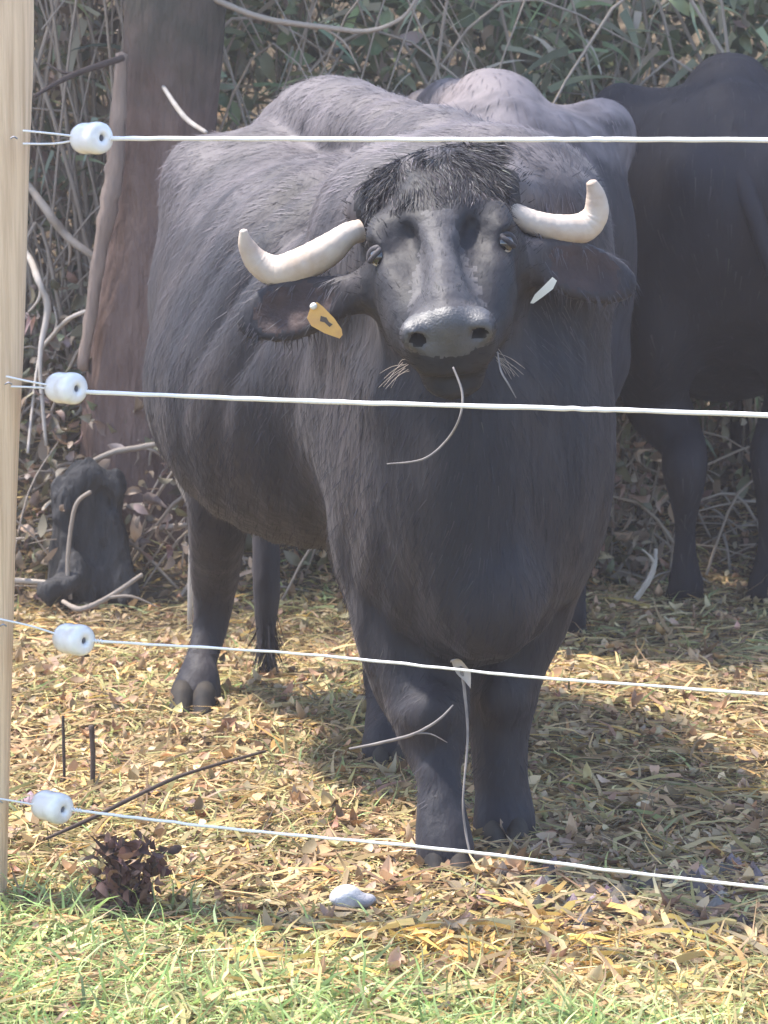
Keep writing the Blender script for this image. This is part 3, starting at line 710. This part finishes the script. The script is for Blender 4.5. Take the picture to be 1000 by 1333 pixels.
    def folds(x, y, z):
        b = (x - .1) * bx[0] + (y - 5.3) * bx[1]            # distance back along the body
        l = (x - .1) * by[0] + (y - 5.3) * by[1]
        wgt = np.exp(-((b - .35) / .50) ** 2) * np.clip((z - .55) * 2, 0, 1)
        ph = (b * 1.0 + (z - 1.2) * .45 + .10 * np.abs(l)) * 40 + 7 * vnoise(x, y, z, 2.6)
        amp = .017 * vnoise(x, y, z, 4.3)
        out = -wgt * amp * 1.5 * (np.abs(np.sin(ph * .5)) ** .7 - .6)
        out += (vnoise(x, y, z, 5.0) - .5) * .026 * np.clip(np.minimum(b + .25, 1) * 3, 0.1, 1) + (vnoise(x, y, z * .5, 17) - .5) * .0045
        out += np.clip((.95 - z) * 2, 0, 1) * .003 * np.sin(x * 95 + 4 * vnoise(x, y, z, 3)) * np.exp(-((z - .6) / .3) ** 2)
        out += np.clip((.50 - z) * 4, 0, 1) * ((vnoise(x, y, z * .5, 15) - .5) * .014 + (vnoise(x, y, z, 40) - .5) * .004)
        hs = (x - head['A'][0]) * head['s'][0] + (y - head['A'][1]) * head['s'][1] + (z - head['A'][2]) * head['s'][2]
        hr = (x - head['A'][0]) * head['r'][0] + (y - head['A'][1]) * head['r'][1] + (z - head['A'][2]) * head['r'][2]
        hu = (x - head['A'][0]) * head['u'][0] + (y - head['A'][1]) * head['u'][1] + (z - head['A'][2]) * head['u'][2]
        hm = (hs > -.05) & (hs < .43) & (np.abs(hr) < .16) & (hu > -.2)
        de = np.sqrt((hs - .212) ** 2 + (np.abs(hr) - .112) ** 2 + (hu + .03) ** 2)
        out += hm * ((vnoise(hs * .6, hr, hu, 34) - .5) * .006 + (vnoise(hs, hr * .5, hu, 70) - .5) * .0025 + .0016 * np.sin(de * 700) * np.exp(-((de - .034) / .014) ** 2))
        return out
    s.displace(folds, .04)
    V, Q = s.mesh(); V = smooth_V(V, Q, 2, .5)
    N, fn = vnormals(V, Q)
    o = mesh_obj('body', V, Q, [M['coat'], M['nose'], M['nostril'], M['bridge'], M['ear_skin'], M['coat_head']], e)
    # wet skin of the muzzle as a second material region
    cc = V[Q].mean(1); d = cc - head['A']; ls = d @ head['s']; lr = d @ head['r']; lu = d @ head['u']
    wet = (ls > .445 + .012 * np.cos(lr * 40)) & (lu > -.066 + 3 * lr * lr + .010 * vnoise(ls, lr, lu, 120.)) & (np.abs(lr) < .072 + .3 * np.clip(lu + .03, -.1, 0)) & (ls < .62)
    hole = np.zeros(len(cc), bool)
    for q in (-1, 1):
        hole |= (((ls - .488) / .026) ** 2 + ((lr - q * .052) / .0135) ** 2 + ((lu + .029) / .0120) ** 2) < 1
    hd = (ls > .02 + .03 * vnoise(ls, lr, lu, 30.)) & (ls < .6) & (np.abs(lr) < .15) & (lu > -.20)
    mi = np.where(hole, 2, np.where(wet, 1, np.where(hd, 5, 0)))
    edge = vnoise(ls, lr, lu, 90.) * .022
    bridge = (ls > .165 + edge) & (ls < .5) & (np.abs(lr) < .012 + (ls - .14) * .17 + edge) & (lu > -.055) & ~wet & ~hole
    mi[bridge] = 3
    for nm in EARS:
        c_, d_, w_, n_ = EARS[nm]; q_ = cc - c_; fnn = fn / (np.linalg.norm(fn, axis=1)[:, None] + 1e-12)
        inn = (((q_ @ d_) / .078) ** 2 + ((q_ @ w_) / .043) ** 2 < 1 + .8 * (edge / .022 - .5)) & (fnn @ n_ > .1) & (np.abs(q_ @ n_) < .03)
        mi[inn] = 4
    o.data.polygons.foreach_set('material_index', mi.astype(np.int32))
    # ---- hair: short clumped locks all over the hide, longer on the poll
    area = np.linalg.norm(fn, axis=1); face = (~wet & (cc[:, 2] > .12)) * np.where(mi == 4, .15, 1.)
    pw = area * face; n = 85000; fi = RNG.choice(len(Q), n, p=pw / pw.sum())
    b4 = RNG.random((n, 4)); b4 /= b4.sum(1)[:, None]
    C = (V[Q[fi]] * b4[:, :, None]).sum(1); Nn = N[Q[fi, 0]]
    d = C - head['A']; ls = d @ head['s']; lr = d @ head['r']; lu = d @ head['u']
    on_head = (ls > -.02) & (ls < .6) & (np.abs(lr) < .17) & (lu > -.22)
    flow = bx[None] * .55 + np.array([0, 0, -.85])[None] + .5 * np.stack([vnoise(C[:, 0], C[:, 1], C[:, 2], 3.) - .5, vnoise(C[:, 1], C[:, 2], C[:, 0], 3.) - .5, vnoise(C[:, 2], C[:, 0], C[:, 1], 3.) - .5], 1)
    top = (C[:, 2] > 1.15) & ~on_head
    flow[top] += np.array([-.5, .3, .25])
    flow[on_head] = -head['s'] + (lr[on_head] * 5)[:, None] * head['r']
    T = flow - Nn * (flow * Nn).sum(1)[:, None]; T /= np.linalg.norm(T, axis=1)[:, None] + 1e-9
    T += RNG.normal(size=(n, 3)) * .12
    br = mi[fi] == 3
    leg = C[:, 2] < .45
    ln = (.022 + .026 * RNG.random(n)) * np.where(on_head, .55, 1) * np.where(leg, .7, 1)
    D = T + Nn * (.08 + .07 * RNG.random(n))[:, None]
    db = (C[:, 0] - .1) * bx[0] + (C[:, 1] - 5.3) * bx[1]; dl = (C[:, 0] - .1) * by[0] + (C[:, 1] - 5.3) * by[1]
    st = vnoise(db + .45 * C[:, 2] + .1 * vnoise(C[:, 0], C[:, 1], C[:, 2], 4.), C[:, 2] * .25 - db * .12, dl * .3, 24.)
    top_tone = np.clip((C[:, 2] - .86) / .5, 0, 1) * (~on_head) * np.clip(st * 2.4 - .55, 0.30, 1.3)  # streaks on the upper hide: dusting and fold highlights painted into the hair
    col = pick_cols(n, [(.018, .018, .025), (.028, .025, .030), (.044, .038, .042), (.013, .013, .018)], [4, 3, 1.2, 2], .12)
    col[on_head] *= .62
    col[br] += .026
    col = col + top_tone[:, None] * np.array([.105, .090, .096])
    V1, F1, C1 = blades_mesh(C - Nn * .001, D, ln, (.0013 + .0014 * RNG.random(n)), -Nn * .07, col, side=np.cross(T, Nn), segs=2)
    mesh_obj('fur', V1, F1, M['fur'], e, colors=C1)
    # forelock
    fs = head['s']; fc = cc - head['A']; f1 = fc @ head['s']; f2 = fc @ head['r']; f3 = fc @ head['u']
    cand = np.nonzero((f1 > -.09) & (f1 < .17 - 4 * f2 ** 2) & (np.abs(f2) < .125) & (f3 > -.10))[0]
    n = 10000; fi = RNG.choice(cand, n); C = cc[fi]; Nn = N[Q[fi, 0]]; rr = f2[fi]; s_ = f1[fi]
    sw = vnoise(C[:, 0], C[:, 1], C[:, 2], 22.) - .5
    D = head['s'][None] * (.55 + 5 * (s_ + .02))[:, None] + head['r'][None] * (rr * 8 + 3.2 * sw + RNG.normal(size=n) * .10)[:, None] + Nn * (.22 + .2 * RNG.random(n))[:, None]
    V1, F1, C1 = blades_mesh(C, D, (.020 + .036 * RNG.random(n)) * np.clip(1.1 - 4.5 * np.clip(s_, 0, 1), .3, 1), .0009 + .0010 * RNG.random(n), -Nn * .22 + head['s'][None] * .10 + RNG.normal(size=(n, 3)) * .07, pick_cols(n, [(.022, .021, .027), (.04, .037, .042), (.12, .11, .115)], [3, 2, .8]), segs=4)
    mesh_obj('forelock', V1, F1, M['fur'], e, colors=C1)
    # horns
    rr_ = np.random.default_rng(4)
    for pts, lab in (([(470, 300, 5.06, 15), (452, 306, 5.05, 16), (428, 325, 5.05, 21), (396, 343, 5.06, 22.5), (362, 353, 5.08, 21), (336, 341, 5.08, 17), (321, 319, 5.07, 11), (317, 300, 5.06, 5)], 1),
                     ([(652, 272, 5.06, 14), (670, 279, 5.05, 15), (696, 290, 5.05, 16), (727, 297, 5.06, 18), (757, 297, 5.08, 20), (775, 280, 5.08, 17), (776, 256, 5.07, 13), (770, 237, 5.06, 7)], 2)):
        c = catmull([(*P(a, b, Y), R(r, Y)) for a, b, Y, r in pts], 14); nn = len(c); V1 = []
        c = [np.array([*q[:3], q[3] * (1 + .014 * math.sin(i * 1.1 + .6 * math.sin(i * .7)) * (1 - i / nn) + .006 * rr_.normal())]) for i, q in enumerate(c)]
        V1, F1 = tube(c, sides=24, per=1)
        mesh_obj('horn', V1, F1, M['horn'], e)
    # eyes
    for q in (-1, 1):
        c = H(.212, q * .1115, -.034); r0 = .0165; V1 = []; F1 = []; a_, b_ = 20, 14
        ax = np.array([head['s'] * .25 + head['r'] * q * .72 + head['u'] * .65]); ax = ax[0] / np.linalg.norm(ax[0])
        t1 = np.cross(ax, [0, 0, 1]); t1 /= np.linalg.norm(t1); t2 = np.cross(ax, t1)
        for i in range(b_ + 1):
            th = math.pi * i / b_
            for j in range(a_):
                ph = 2 * math.pi * j / a_; V1.append(c + r0 * (ax * math.cos(th) + (t1 * math.cos(ph) + t2 * math.sin(ph)) * math.sin(th)))
        for i in range(b_):
            for j in range(a_): F1.append((i * a_ + j, i * a_ + (j + 1) % a_, (i + 1) * a_ + (j + 1) % a_, (i + 1) * a_ + j))
        ob = mesh_obj('eye', V1, F1, [M['eye'], M['sclera']], e)
        for p in ob.data.polygons:
            dd = (np.array(p.center) - c) / r0
            if dd @ ax < .74 and dd[2] < -.66: p.material_index = 1
        # lids
        e1 = head['s'] - ax * (head['s'] @ ax); e1 /= np.linalg.norm(e1); e2 = np.cross(ax, e1)
        L = []
        for i in range(21):
            ph = 2 * math.pi * i / 20; o1 = .0090 * math.cos(ph) - .002; o2 = .0138 * math.sin(ph)
            hgt = math.sqrt(max(r0 * r0 - o1 * o1 - o2 * o2, 1e-6)) - .001
            L.append((*(c + e1 * o1 + e2 * o2 + ax * hgt), .0052 + .0018 * (math.cos(ph) < 0)))
        V1, F1 = tube(L, sides=8, per=2); mesh_obj('eyelid', V1, F1, M['coat'], e)
    # ear tags
    c, d, wd, nrm = EARS['L']
    c = P(424, 420, 4.965); X = P(447, 436, 4.965) - P(402, 406, 4.965); X /= np.linalg.norm(X)
    nr = np.array([.12, -1, .2]); nr -= X * (nr @ X); nr /= np.linalg.norm(nr); Y_ = np.cross(nr, X)
    Y_ = Y_ if Y_[2] > 0 else -Y_
    def tagmesh(c, X, Y_, nr, outline, th, m, th0=0):
        V1 = [c + X * a + Y_ * b + nr * th0 for a, b in outline] + [c + X * a + Y_ * b + nr * (th0 + th) for a, b in outline]; k = len(outline)
        F1 = [tuple(range(k))[::-1], tuple(range(k, 2 * k))] + [(i, (i + 1) % k, (i + 1) % k + k, i + k) for i in range(k)]
        return mesh_obj('ear_tag', V1, F1, m, e, smooth=False)
    t = tagmesh(c, X, Y_, nr, [(-.038, .012), (-.033, .022), (-.020, .021), (.008, .015), (.030, .006), (.037, -.002), (.036, -.010), (.008, -.017), (-.018, -.019), (-.032, -.012)], .0022, M['tag_y']); t['label'] = 'yellow ear tag with dark mark'
    kk = tagmesh(c, X, Y_, nr, [(-.014, .005), (-.004, .008), (.004, .004), (.012, .004), (.010, -.003), (-.002, -.001), (-.010, -.004)], .0006, M['tag_mark'], .0023)
    kk.name = 'tag_print'; kk.parent = t; kk.matrix_parent_inverse = t.matrix_world.inverted(); kk.matrix_parent_inverse = (e.matrix_basis @ t.matrix_parent_inverse).inverted() if False else kk.matrix_parent_inverse
    V1, F1 = tube([(*(c - X * .034 + Y_ * .012 + nr * .000), .0065), (*(c - X * .034 + Y_ * .012 + nr * .008), .006)], sides=14, per=2)
    mesh_obj('tag_stud', V1, F1, M['tag_w'], e)
    c = P(709, 378, 4.985); X = P(727, 363, 4.975) - P(690, 392, 4.985); X /= np.linalg.norm(X)
    nr = np.array([.55, -.8, .45]); nr -= X * (nr @ X); nr /= np.linalg.norm(nr); Y_ = np.cross(nr, X)
    t = tagmesh(c, X, Y_, nr, [(-.034, -.002), (-.018, .005), (.010, .008), (.026, .010), (.028, .000), (.014, -.007), (-.010, -.007), (-.030, -.006)], .0022, M['tag_w']); t['label'] = 'pale ear tag seen edge-on'
    # hooves: two claws each
    for c0, rx, dz in ((P(581, 1132, 5.03), .045, .044), (P(657, 1098, 5.26), .048, .044), (P(252, 922, 6.50), .056, .052), (P(508, 990, 5.93), .042, .042)):
        for q in (-1, 1):
            V1 = []; F1 = []; S = 18; rings = [(-.3, 1.10), (.05, 1.12), (.5, 1.0), (1.0, .86), (1.35, .62), (1.5, .35)]
            for t_, f in rings:
                for k in range(S):
                    a = 2 * math.pi * k / S
                    fy = -math.sin(a); toe = 1.35 if fy > 0 else .9
                    V1.append((c0[0] + q * rx * .46 + rx * .54 * f * math.cos(a), c0[1] - .012 + -fy * 0 - rx * toe * f * (fy) * 1.0 + .55 * rx * t_, float(ground_z(c0[0], c0[1])) + .004 + dz * t_ * .85))
            for i in range(len(rings) - 1):
                for k in range(S): F1.append((i * S + k, i * S + (k + 1) % S, (i + 1) * S + (k + 1) % S, (i + 1) * S + k))
            F1.append(tuple(range(S))[::-1]); F1.append(tuple((len(rings) - 1) * S + k for k in range(S)))
            mesh_obj('hoof', V1, F1, M['hoof'], e)
    # tail hanging between the hind legs
    pts = [(335, 300, 6.84, 22), (338, 450, 6.93, 21), (344, 600, 6.93, 20), (346, 690, 6.88, 18), (347, 765, 6.86, 18.5), (346, 820, 6.85, 13), (347, 850, 6.85, 12)]
    V1, F1 = tube([(*P(a, b, Y), R(r, Y)) for a, b, Y, r in pts], sides=12, per=6, jitter=.03); tl = mesh_obj('tail', V1, F1, M['coat'], e)
    n = 420; b0 = P(346, 815, 6.85); C = b0[None] + RNG.normal(size=(n, 3)) * [.009, .012, .03]
    D = np.stack([RNG.normal(size=n) * .16 + .03, RNG.normal(size=n) * .16, -np.ones(n)], 1)
    V1, F1, C1 = blades_mesh(C, D, .08 + .07 * RNG.random(n), .002 + .002 * RNG.random(n), RNG.normal(size=(n, 3)) * .06, pick_cols(n, [(.03, .027, .03), (.06, .05, .05)], [2, 1]), segs=3)
    tf = mesh_obj('tail_tuft', V1, F1, M['fur'], e, colors=C1)
    # whiskers
    for q in (-1, 1):
        L = []
        for i in range(9):
            a = H(.46 + .02 * random.random(), q * (.072 + .012 * random.random()), -.075 - .03 * random.random()); dd = head['r'] * q * random.uniform(.4, 1) + np.array([0, -.25, -.8 * random.random() - .2]); l = random.uniform(.03, .06)
            L.append([(*a, .0004), (*(a + dd * l * .5 + [0, 0, .004]), .00035), (*(a + dd * l), .0003)])
        V1, F1 = tubes(L, sides=4, per=3); mesh_obj('whisker_tuft', V1, F1, M['twig'], e)
    V1, F1 = tubes([[(*P(648, 458, 4.72), .0012), (*P(652, 482, 4.70), .0018), (*P(662, 500, 4.69), .0016), (*P(672, 518, 4.69), .0008)], ], sides=6, per=5)
    mesh_obj('saliva_strand', V1, F1, M['twig_grey'], e)
build_bull()

# stalk it is chewing
V_, F_ = tube([(*P(590, 478, 4.66), .0018), (*P(602, 512, 4.64), .0022), (*P(598, 545, 4.63), .0018), (*P(580, 575, 4.66), .0020), (*P(550, 598, 4.65), .0018), (*P(504, 604, 4.65), .0012)], sides=6, per=6)
tag(mesh_obj('hay_stalk', V_, F_, M['twig_grey']), 'thin curved stalk of hay hanging from the mouth of the front buffalo', 'hay stalk')

# ------------------------------------------------------------------ the two buffalo behind (seen from the rear)
def buffalo_rear(name, label, loc, yaw, zs=1.0, ys=1.0, m='coat_far', lg=1.0, sw=0.0):
    e = empty(name, (loc[0], loc[1], 0)); tag(e, label, 'buffalo')
    s = SDF((-1.0, -.55, -.02), (1.55, .55, 1.62), .0125)      # x forward
    s.ell((-.42, 0, 1.06), (.40, .34, .36), k=.10)
    s.ell((.12, 0, .92), (.72, .37, .42), k=.12)
    s.ell((.58, 0, .98), (.34, .29, .42), k=.12)
    s.chain([(.75, 0, 1.34, .10), (.35, 0, 1.37, .09), (0, 0, 1.36, .09), (-.32, 0, 1.35, .13), (-.55, 0, 1.31, .10), (-.72, 0, 1.22, .06)], k=.11)
    for q in (-1, 1):
        s.ell((-.34, q * .29, 1.30), (.15, .09, .10), k=.12)           # hip bones
        s.ell((-.74, q * .11, 1.14), (.07, .06, .08), k=.07)           # pin bones
        s.ell((-.46, q * .19, .86), (.24, .13, .32), k=.09)            # thigh
        s.chain([(-.46, q * .20, .72, .13), (-.42, q * .19, .56, .085), (-.52, q * lg * .175, .44, .055), (-.60, q * lg * .17, .37, .052), (-.585, q * lg * .17, .22, .036), (-.56, q * lg * .165, .10, .040), (-.54, q * lg * .165, .05, .046)], k=.05)
        s.chain([(.62, q * .19, .72, .12), (.60, q * .17, .50, .075), (.60, q * lg * .165, .38, .055), (.60, q * lg * .16, .20, .036), (.60, q * lg * .16, .10, .042), (.62, q * lg * .16, .05, .046)], k=.05)
    s.chain([(.72, 0, 1.10, .22), (.95, 0, 1.0, .17), (1.12, 0, .85, .13)], k=.10)
    s.chain([(1.10, 0, .84, .125), (1.22, 0, .66, .09), (1.30, 0, .48, .07)], k=.05)
    s.ell((.80, 0, .66), (.14, .10, .20), k=.08)
    for q in (-1, 1): s.chain([(1.06, q * .10, .86, .03), (1.02, q * .20, .80, .045), (1.0, q * .28, .74, .02)], k=.03)
    s.displace(lambda x, y, z: (vnoise(x, y, z, 4.6) - .5) * .030 + (vnoise(x * 1.5, y * 1.5, z * .5, 11) - .5) * .008 + .004 * np.sin(z * 5 + x * 30 + 5 * vnoise(x, y, z, 2.5)), .06)
    V, Q = s.mesh(); V = smooth_V(V, Q, 3, .5)
    ca, sa = math.cos(yaw), math.sin(yaw)
    def W(V):
        V = np.array(V, float); x, y, z = V[:, 0] + .55, V[:, 1] * ys, V[:, 2] * zs
        return np.stack([loc[0] + x * ca - y * sa, loc[1] + x * sa + y * ca, z], 1)
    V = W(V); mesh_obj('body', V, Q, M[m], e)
    N, fn = vnormals(V, Q); ar = np.linalg.norm(fn, axis=1); n = 16000; fi = RNG.choice(len(Q), n, p=ar / ar.sum())
    C = V[Q[fi]].mean(1) + RNG.normal(size=(n, 3)) * .004; Nn = N[Q[fi, 0]]; fl = np.array([-ca * .5, -sa * .5, -.8])[None] + .4 * np.stack([vnoise(C[:, 0], C[:, 1], C[:, 2], 4.) - .5] * 3, 1)
    T = fl - Nn * (fl * Nn).sum(1)[:, None]; T /= np.linalg.norm(T, axis=1)[:, None] + 1e-9
    cl = pick_cols(n, [(.018, .018, .025), (.030, .027, .032), (.05, .044, .048)], [3, 2, 1], .12)
    if m == 'coat_far': cl = cl + np.clip((C[:, 2] - 1.15) / .25, 0, 1)[:, None] * np.array([.13, .11, .115])  # hair on the back lightened too, painting the top light
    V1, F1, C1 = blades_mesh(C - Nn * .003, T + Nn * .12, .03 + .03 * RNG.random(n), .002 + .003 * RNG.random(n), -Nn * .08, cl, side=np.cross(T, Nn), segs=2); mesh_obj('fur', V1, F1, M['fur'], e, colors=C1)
    for q in (-1, 1):
        V1, F1 = tube([(1.08, q * .09, .92, .04), (1.04, q * .20, .96, .036), (.98, q * .32, .98, .028), (.97, q * .37, 1.06, .017), (1.0, q * .37, 1.13, .006)], sides=14, per=5); mesh_obj('horn', W(V1), F1, M['horn'], e)
        V1, F1 = tube([(1.235, q * .085, .745, .014), (1.245, q * .095, .745, .010)], sides=10, per=2); mesh_obj('eye', W(V1), F1, M['eye'], e)
        for xx in (-.53, .63):
            V1, F1 = tube([(xx + .02, q * lg * .163, -.003, .056), (xx + .01, q * lg * .163, .02, .055), (xx, q * lg * .163, .06, .046)], sides=16, per=3); mesh_obj('hoof', W(V1), F1, M['hoof'], e)
    V1, F1 = tube([(-.74, 0, 1.20, .035), (-.82, .01 + sw * .15, 1.08, .026), (-.83, .02 + sw * .45, .85, .020), (-.82, .02 + sw * .8, .6, .016), (-.80, .02 + sw, .48, .022), (-.79, .02 + sw, .38, .020), (-.78, .02 + sw, .30, .005)], sides=12, per=5, jitter=.03); mesh_obj('tail', W(V1), F1, M[m], e)
buffalo_rear('buffalo', 'grey-backed buffalo with dusting and top light painted in its coat, seen from behind, right behind the front one', (.34, 7.40), rad(99), 1.035)
buffalo_rear('buffalo', 'dark buffalo cut off by the right frame, turned away with two legs showing', (.985, 7.95), rad(86), 1.075, 1.08, 'coat_dark', .66, -.30)

# ------------------------------------------------------------------ twigs, branches, stone, dock
def twig(label, pts, m='twig', name='twig', sides=7, cat='twig', jit=.06, group=None):
    V, F = tube([(*P(a, b, Y), R(r, Y)) for a, b, Y, r in pts], sides=sides, per=6, jitter=jit, seed=len(label))
    if name in ('twig', 'branch', 'root', 'stem') and len(pts) > 3:
        rg = np.random.default_rng(len(label)); i = len(pts) // 2; q = pts[i]; nx = pts[i + 1]
        sx, sy = nx[0] - q[0], nx[1] - q[1]; sg = 1 if rg.random() > .5 else -1
        f = [q[:3] + (q[3] * .7,), (q[0] + sx * .5 - sy * .3 * sg, q[1] + sy * .5 + sx * .3 * sg, q[2], q[3] * .5), (q[0] + sx * .9 - sy * .9 * sg, q[1] + sy * .9 + sx * .9 * sg, q[2] + .02, q[3] * .25)]
        V2, F2 = tube([(*P(a, b, Y), R(r, Y)) for a, b, Y, r in f], sides=5, per=4, jitter=jit); o = len(V); V += V2; F += [tuple(x + o for x in t) for t in F2]
    tag(mesh_obj(name, V, F, M[m]), label, cat, group)
twig('long bent stem arching across the top of the thicket', [(240, -20, 8.3, 3.5), (300, 8, 8.3, 4), (350, 25, 8.28, 4), (420, 35, 8.25, 3.5), (480, 40, 8.22, 3), (525, 22, 8.2, 2.5), (545, -10, 8.2, 2)], 'twig', 'branch', cat='branch')
twig('dark dead branch reaching left from the upper trunk', [(160, 75, 8.2, 4.5), (130, 85, 8.15, 4.5), (100, 95, 8.1, 4), (70, 110, 8.05, 3), (45, 125, 8.0, 2.5)], 'twig_dark', 'branch', cat='branch')
twig('grey root running down between post and trunk', [(8, 205, 8.9, 4), (40, 245, 8.6, 5), (62, 275, 8.45, 6), (85, 305, 8.45, 6), (110, 325, 8.42, 5), (150, 350, 8.42, 4)], 'twig', 'root', cat='root')
twig('pale crooked twig just right of the post', [(10, 290, 8.75, 2), (38, 335, 8.4, 4), (48, 360, 8.28, 5), (54, 375, 8.25, 4), (62, 402, 8.25, 5), (52, 470, 8.2, 3), (60, 580, 8.15, 2.5)], 'twig_pale', cat='twig')
twig('thin pale twig touching the trunk above the second insulator', [(36, 590, 8.15, 2), (50, 470, 8.3, 2), (70, 435, 8.3, 3), (90, 415, 8.28, 3), (112, 405, 8.25, 2.5)], 'twig_pale')
twig('slender pale sapling hugging the flank of the front buffalo', [(204, 500, 7.6, 4), (210, 545, 7.6, 5), (226, 580, 7.6, 5), (232, 620, 7.6, 5), (247, 660, 7.6, 4), (250, 700, 7.6, 4.5), (248, 780, 7.62, 4), (246, 850, 7.66, 3)], 'twig_pale', 'sapling', cat='sapling')
twig('crooked root stretching right from the hollow stump', [(160, 715, 8.15, 3), (185, 695, 8.1, 4), (205, 688, 8.05, 4), (232, 685, 8.0, 4.5), (243, 683, 8.0, 3)], 'twig', 'root', cat='root')
twig('curved root under the foot of the trunk', [(120, 600, 8.15, 3), (150, 588, 8.1, 4), (185, 582, 8.1, 4), (215, 575, 8.1, 3.5)], 'twig', 'root', cat='root')
twig('bent grey rod lying against the bank beside the post', [(12, 755, 7.9, 4), (40, 757, 7.9, 4), (65, 760, 7.9, 4), (75, 768, 7.88, 4), (78, 780, 7.86, 3.5)], 'twig_pale', 'rod', cat='rod', jit=0)
twig('fallen stem sloping up from under the hollow stump', [(82, 783, 7.75, 3), (105, 793, 7.7, 4), (140, 778, 7.75, 3.5), (185, 748, 7.8, 3)], 'twig', 'stem', cat='stem')
twig('pale stick leaning on the ground beside the rear leg at the right', [(828, 780, 7.85, 4), (845, 755, 7.85, 4), (852, 735, 7.85, 3.5), (854, 715, 7.88, 2.5)], 'twig_pale')
twig('upright dry stalk standing between the forelegs', [(614, 1120, 5.0, 1.5), (606, 1080, 5.02, 1.8), (603, 1040, 5.02, 1.5), (609, 960, 5.05, 1.8), (605, 900, 5.06, 2.2), (600, 868, 5.06, 2)], 'twig_grey', 'dry_stalk', cat='stalk')
twig('thin arched twig in front of the left foreleg', [(455, 975, 4.95, 1.6), (500, 966, 4.93, 2.2), (540, 955, 4.92, 2.2), (570, 938, 4.92, 1.8), (590, 918, 4.93, 1.0)], 'twig_grey')
twig('long dark stalk slanting across the grass at lower left', [(60, 1092, 4.90, 2), (120, 1065, 4.95, 3), (190, 1030, 5.05, 3), (250, 1005, 5.15, 2.5), (345, 978, 5.3, 2)], 'twig_dark', 'dry_stalk', cat='stalk')
twig('short dark upright stalk, the taller of two near the post', [(120, 1032, 5.6, 3.5), (121, 990, 5.6, 3.5), (119, 945, 5.6, 4)], 'twig_dark', 'dry_stalk', cat='stalk')
twig('thin dark upright stalk, the one nearer the post', [(84, 1020, 5.65, 2), (83, 975, 5.65, 2.2), (82, 932, 5.65, 2)], 'twig_dark', 'dry_stalk', cat='stalk')
# curled dead leaf caught on the third wire
def curled_leaf():
    c = P(600, 872, 5.05); V = []; F = []
    n1, n2 = 12, 7
    for i in range(n1):
        for j in range(n2):
            t = i / (n1 - 1); q = (j / (n2 - 1) - .5) * 2; a = q * 1.3; wd = .016 * math.sin(math.pi * (.12 + .83 * t))
            V.append((c[0] - .014 + .030 * t + wd * math.sin(a) * .9, c[1] + wd * math.cos(a), c[2] + .016 - .050 * t * t + .004 * math.sin(9 * t + q)))
    for i in range(n1 - 1):
        for j in range(n2 - 1): F.append((i * n2 + j, i * n2 + j + 1, (i + 1) * n2 + j + 1, (i + 1) * n2 + j))
    tag(mesh_obj('dead_leaf', V, F, M['twig_pale']), 'curled pale dead leaf on top of the stalk between the forelegs', 'leaf')
curled_leaf()

def stone():
    s = SDF((-.07, -.06, -.05), (.07, .06, .06), .0035)
    s.ell((-.008, 0, .0), (.029, .024, .021), k=.01); s.ell((.022, .004, -.006), (.022, .018, .012), k=.008)
    s.displace(lambda x, y, z: (vnoise(x, y, z, 45) - .5) * .007, .02)
    V, Q = s.mesh(); V = smooth_V(V, Q, 1); c = P(456, 1212, 4.75); c[2] = float(ground_z(c[0], c[1])) + .034
    tag(mesh_obj('stone', V * .98 + c, Q, M['stone']), 'small rounded white stone lying in the grass in front', 'stone')
stone()

def dock(label, px, py, Y, n=110, hh=.16):
    b = P(px, py, Y); b[2] = float(ground_z(b[0], b[1]))
    e = empty('dock_plant', b); tag(e, label, 'plant')
    L = []; Cn = []
    for i in range(7):
        dx, dy = random.uniform(-.08, .08), random.uniform(-.05, .05); hgt = hh * random.uniform(.7, 1.1)
        L.append([(b[0] + dx * .3, b[1] + dy * .3, b[2], .003), (b[0] + dx * .7, b[1] + dy * .7, b[2] + hgt * .6, .0025), (b[0] + dx * 1.2, b[1] + dy, b[2] + hgt, .0015)])
    V, F = tubes(L, sides=6, per=4); mesh_obj('stem', V, F, M['twig_dark'], e)
    t = RNG.random(n); i = RNG.integers(0, 7, n); Lp = np.array([l[0][:3] for l in L]), np.array([l[2][:3] for l in L])
    C = Lp[0][i] * (1 - t[:, None]) + Lp[1][i] * t[:, None] + RNG.normal(size=(n, 3)) * [.016, .016, .008]
    V, F, Cc = leaves_mesh(C, .018 + .03 * RNG.random(n), RNG.normal(size=(n, 3)), RNG.random(n) * 6.28, RNG.normal(size=n), pick_cols(n, [(.13, .065, .05), (.20, .11, .08), (.08, .045, .04)], [2, 2, 2]), .5)
    mesh_obj('leaves', V, F, M['dock'], e, colors=Cc)
dock('reddish brown withered dock clump in the grass at lower left', 150, 1205, 4.72, 150, .14)
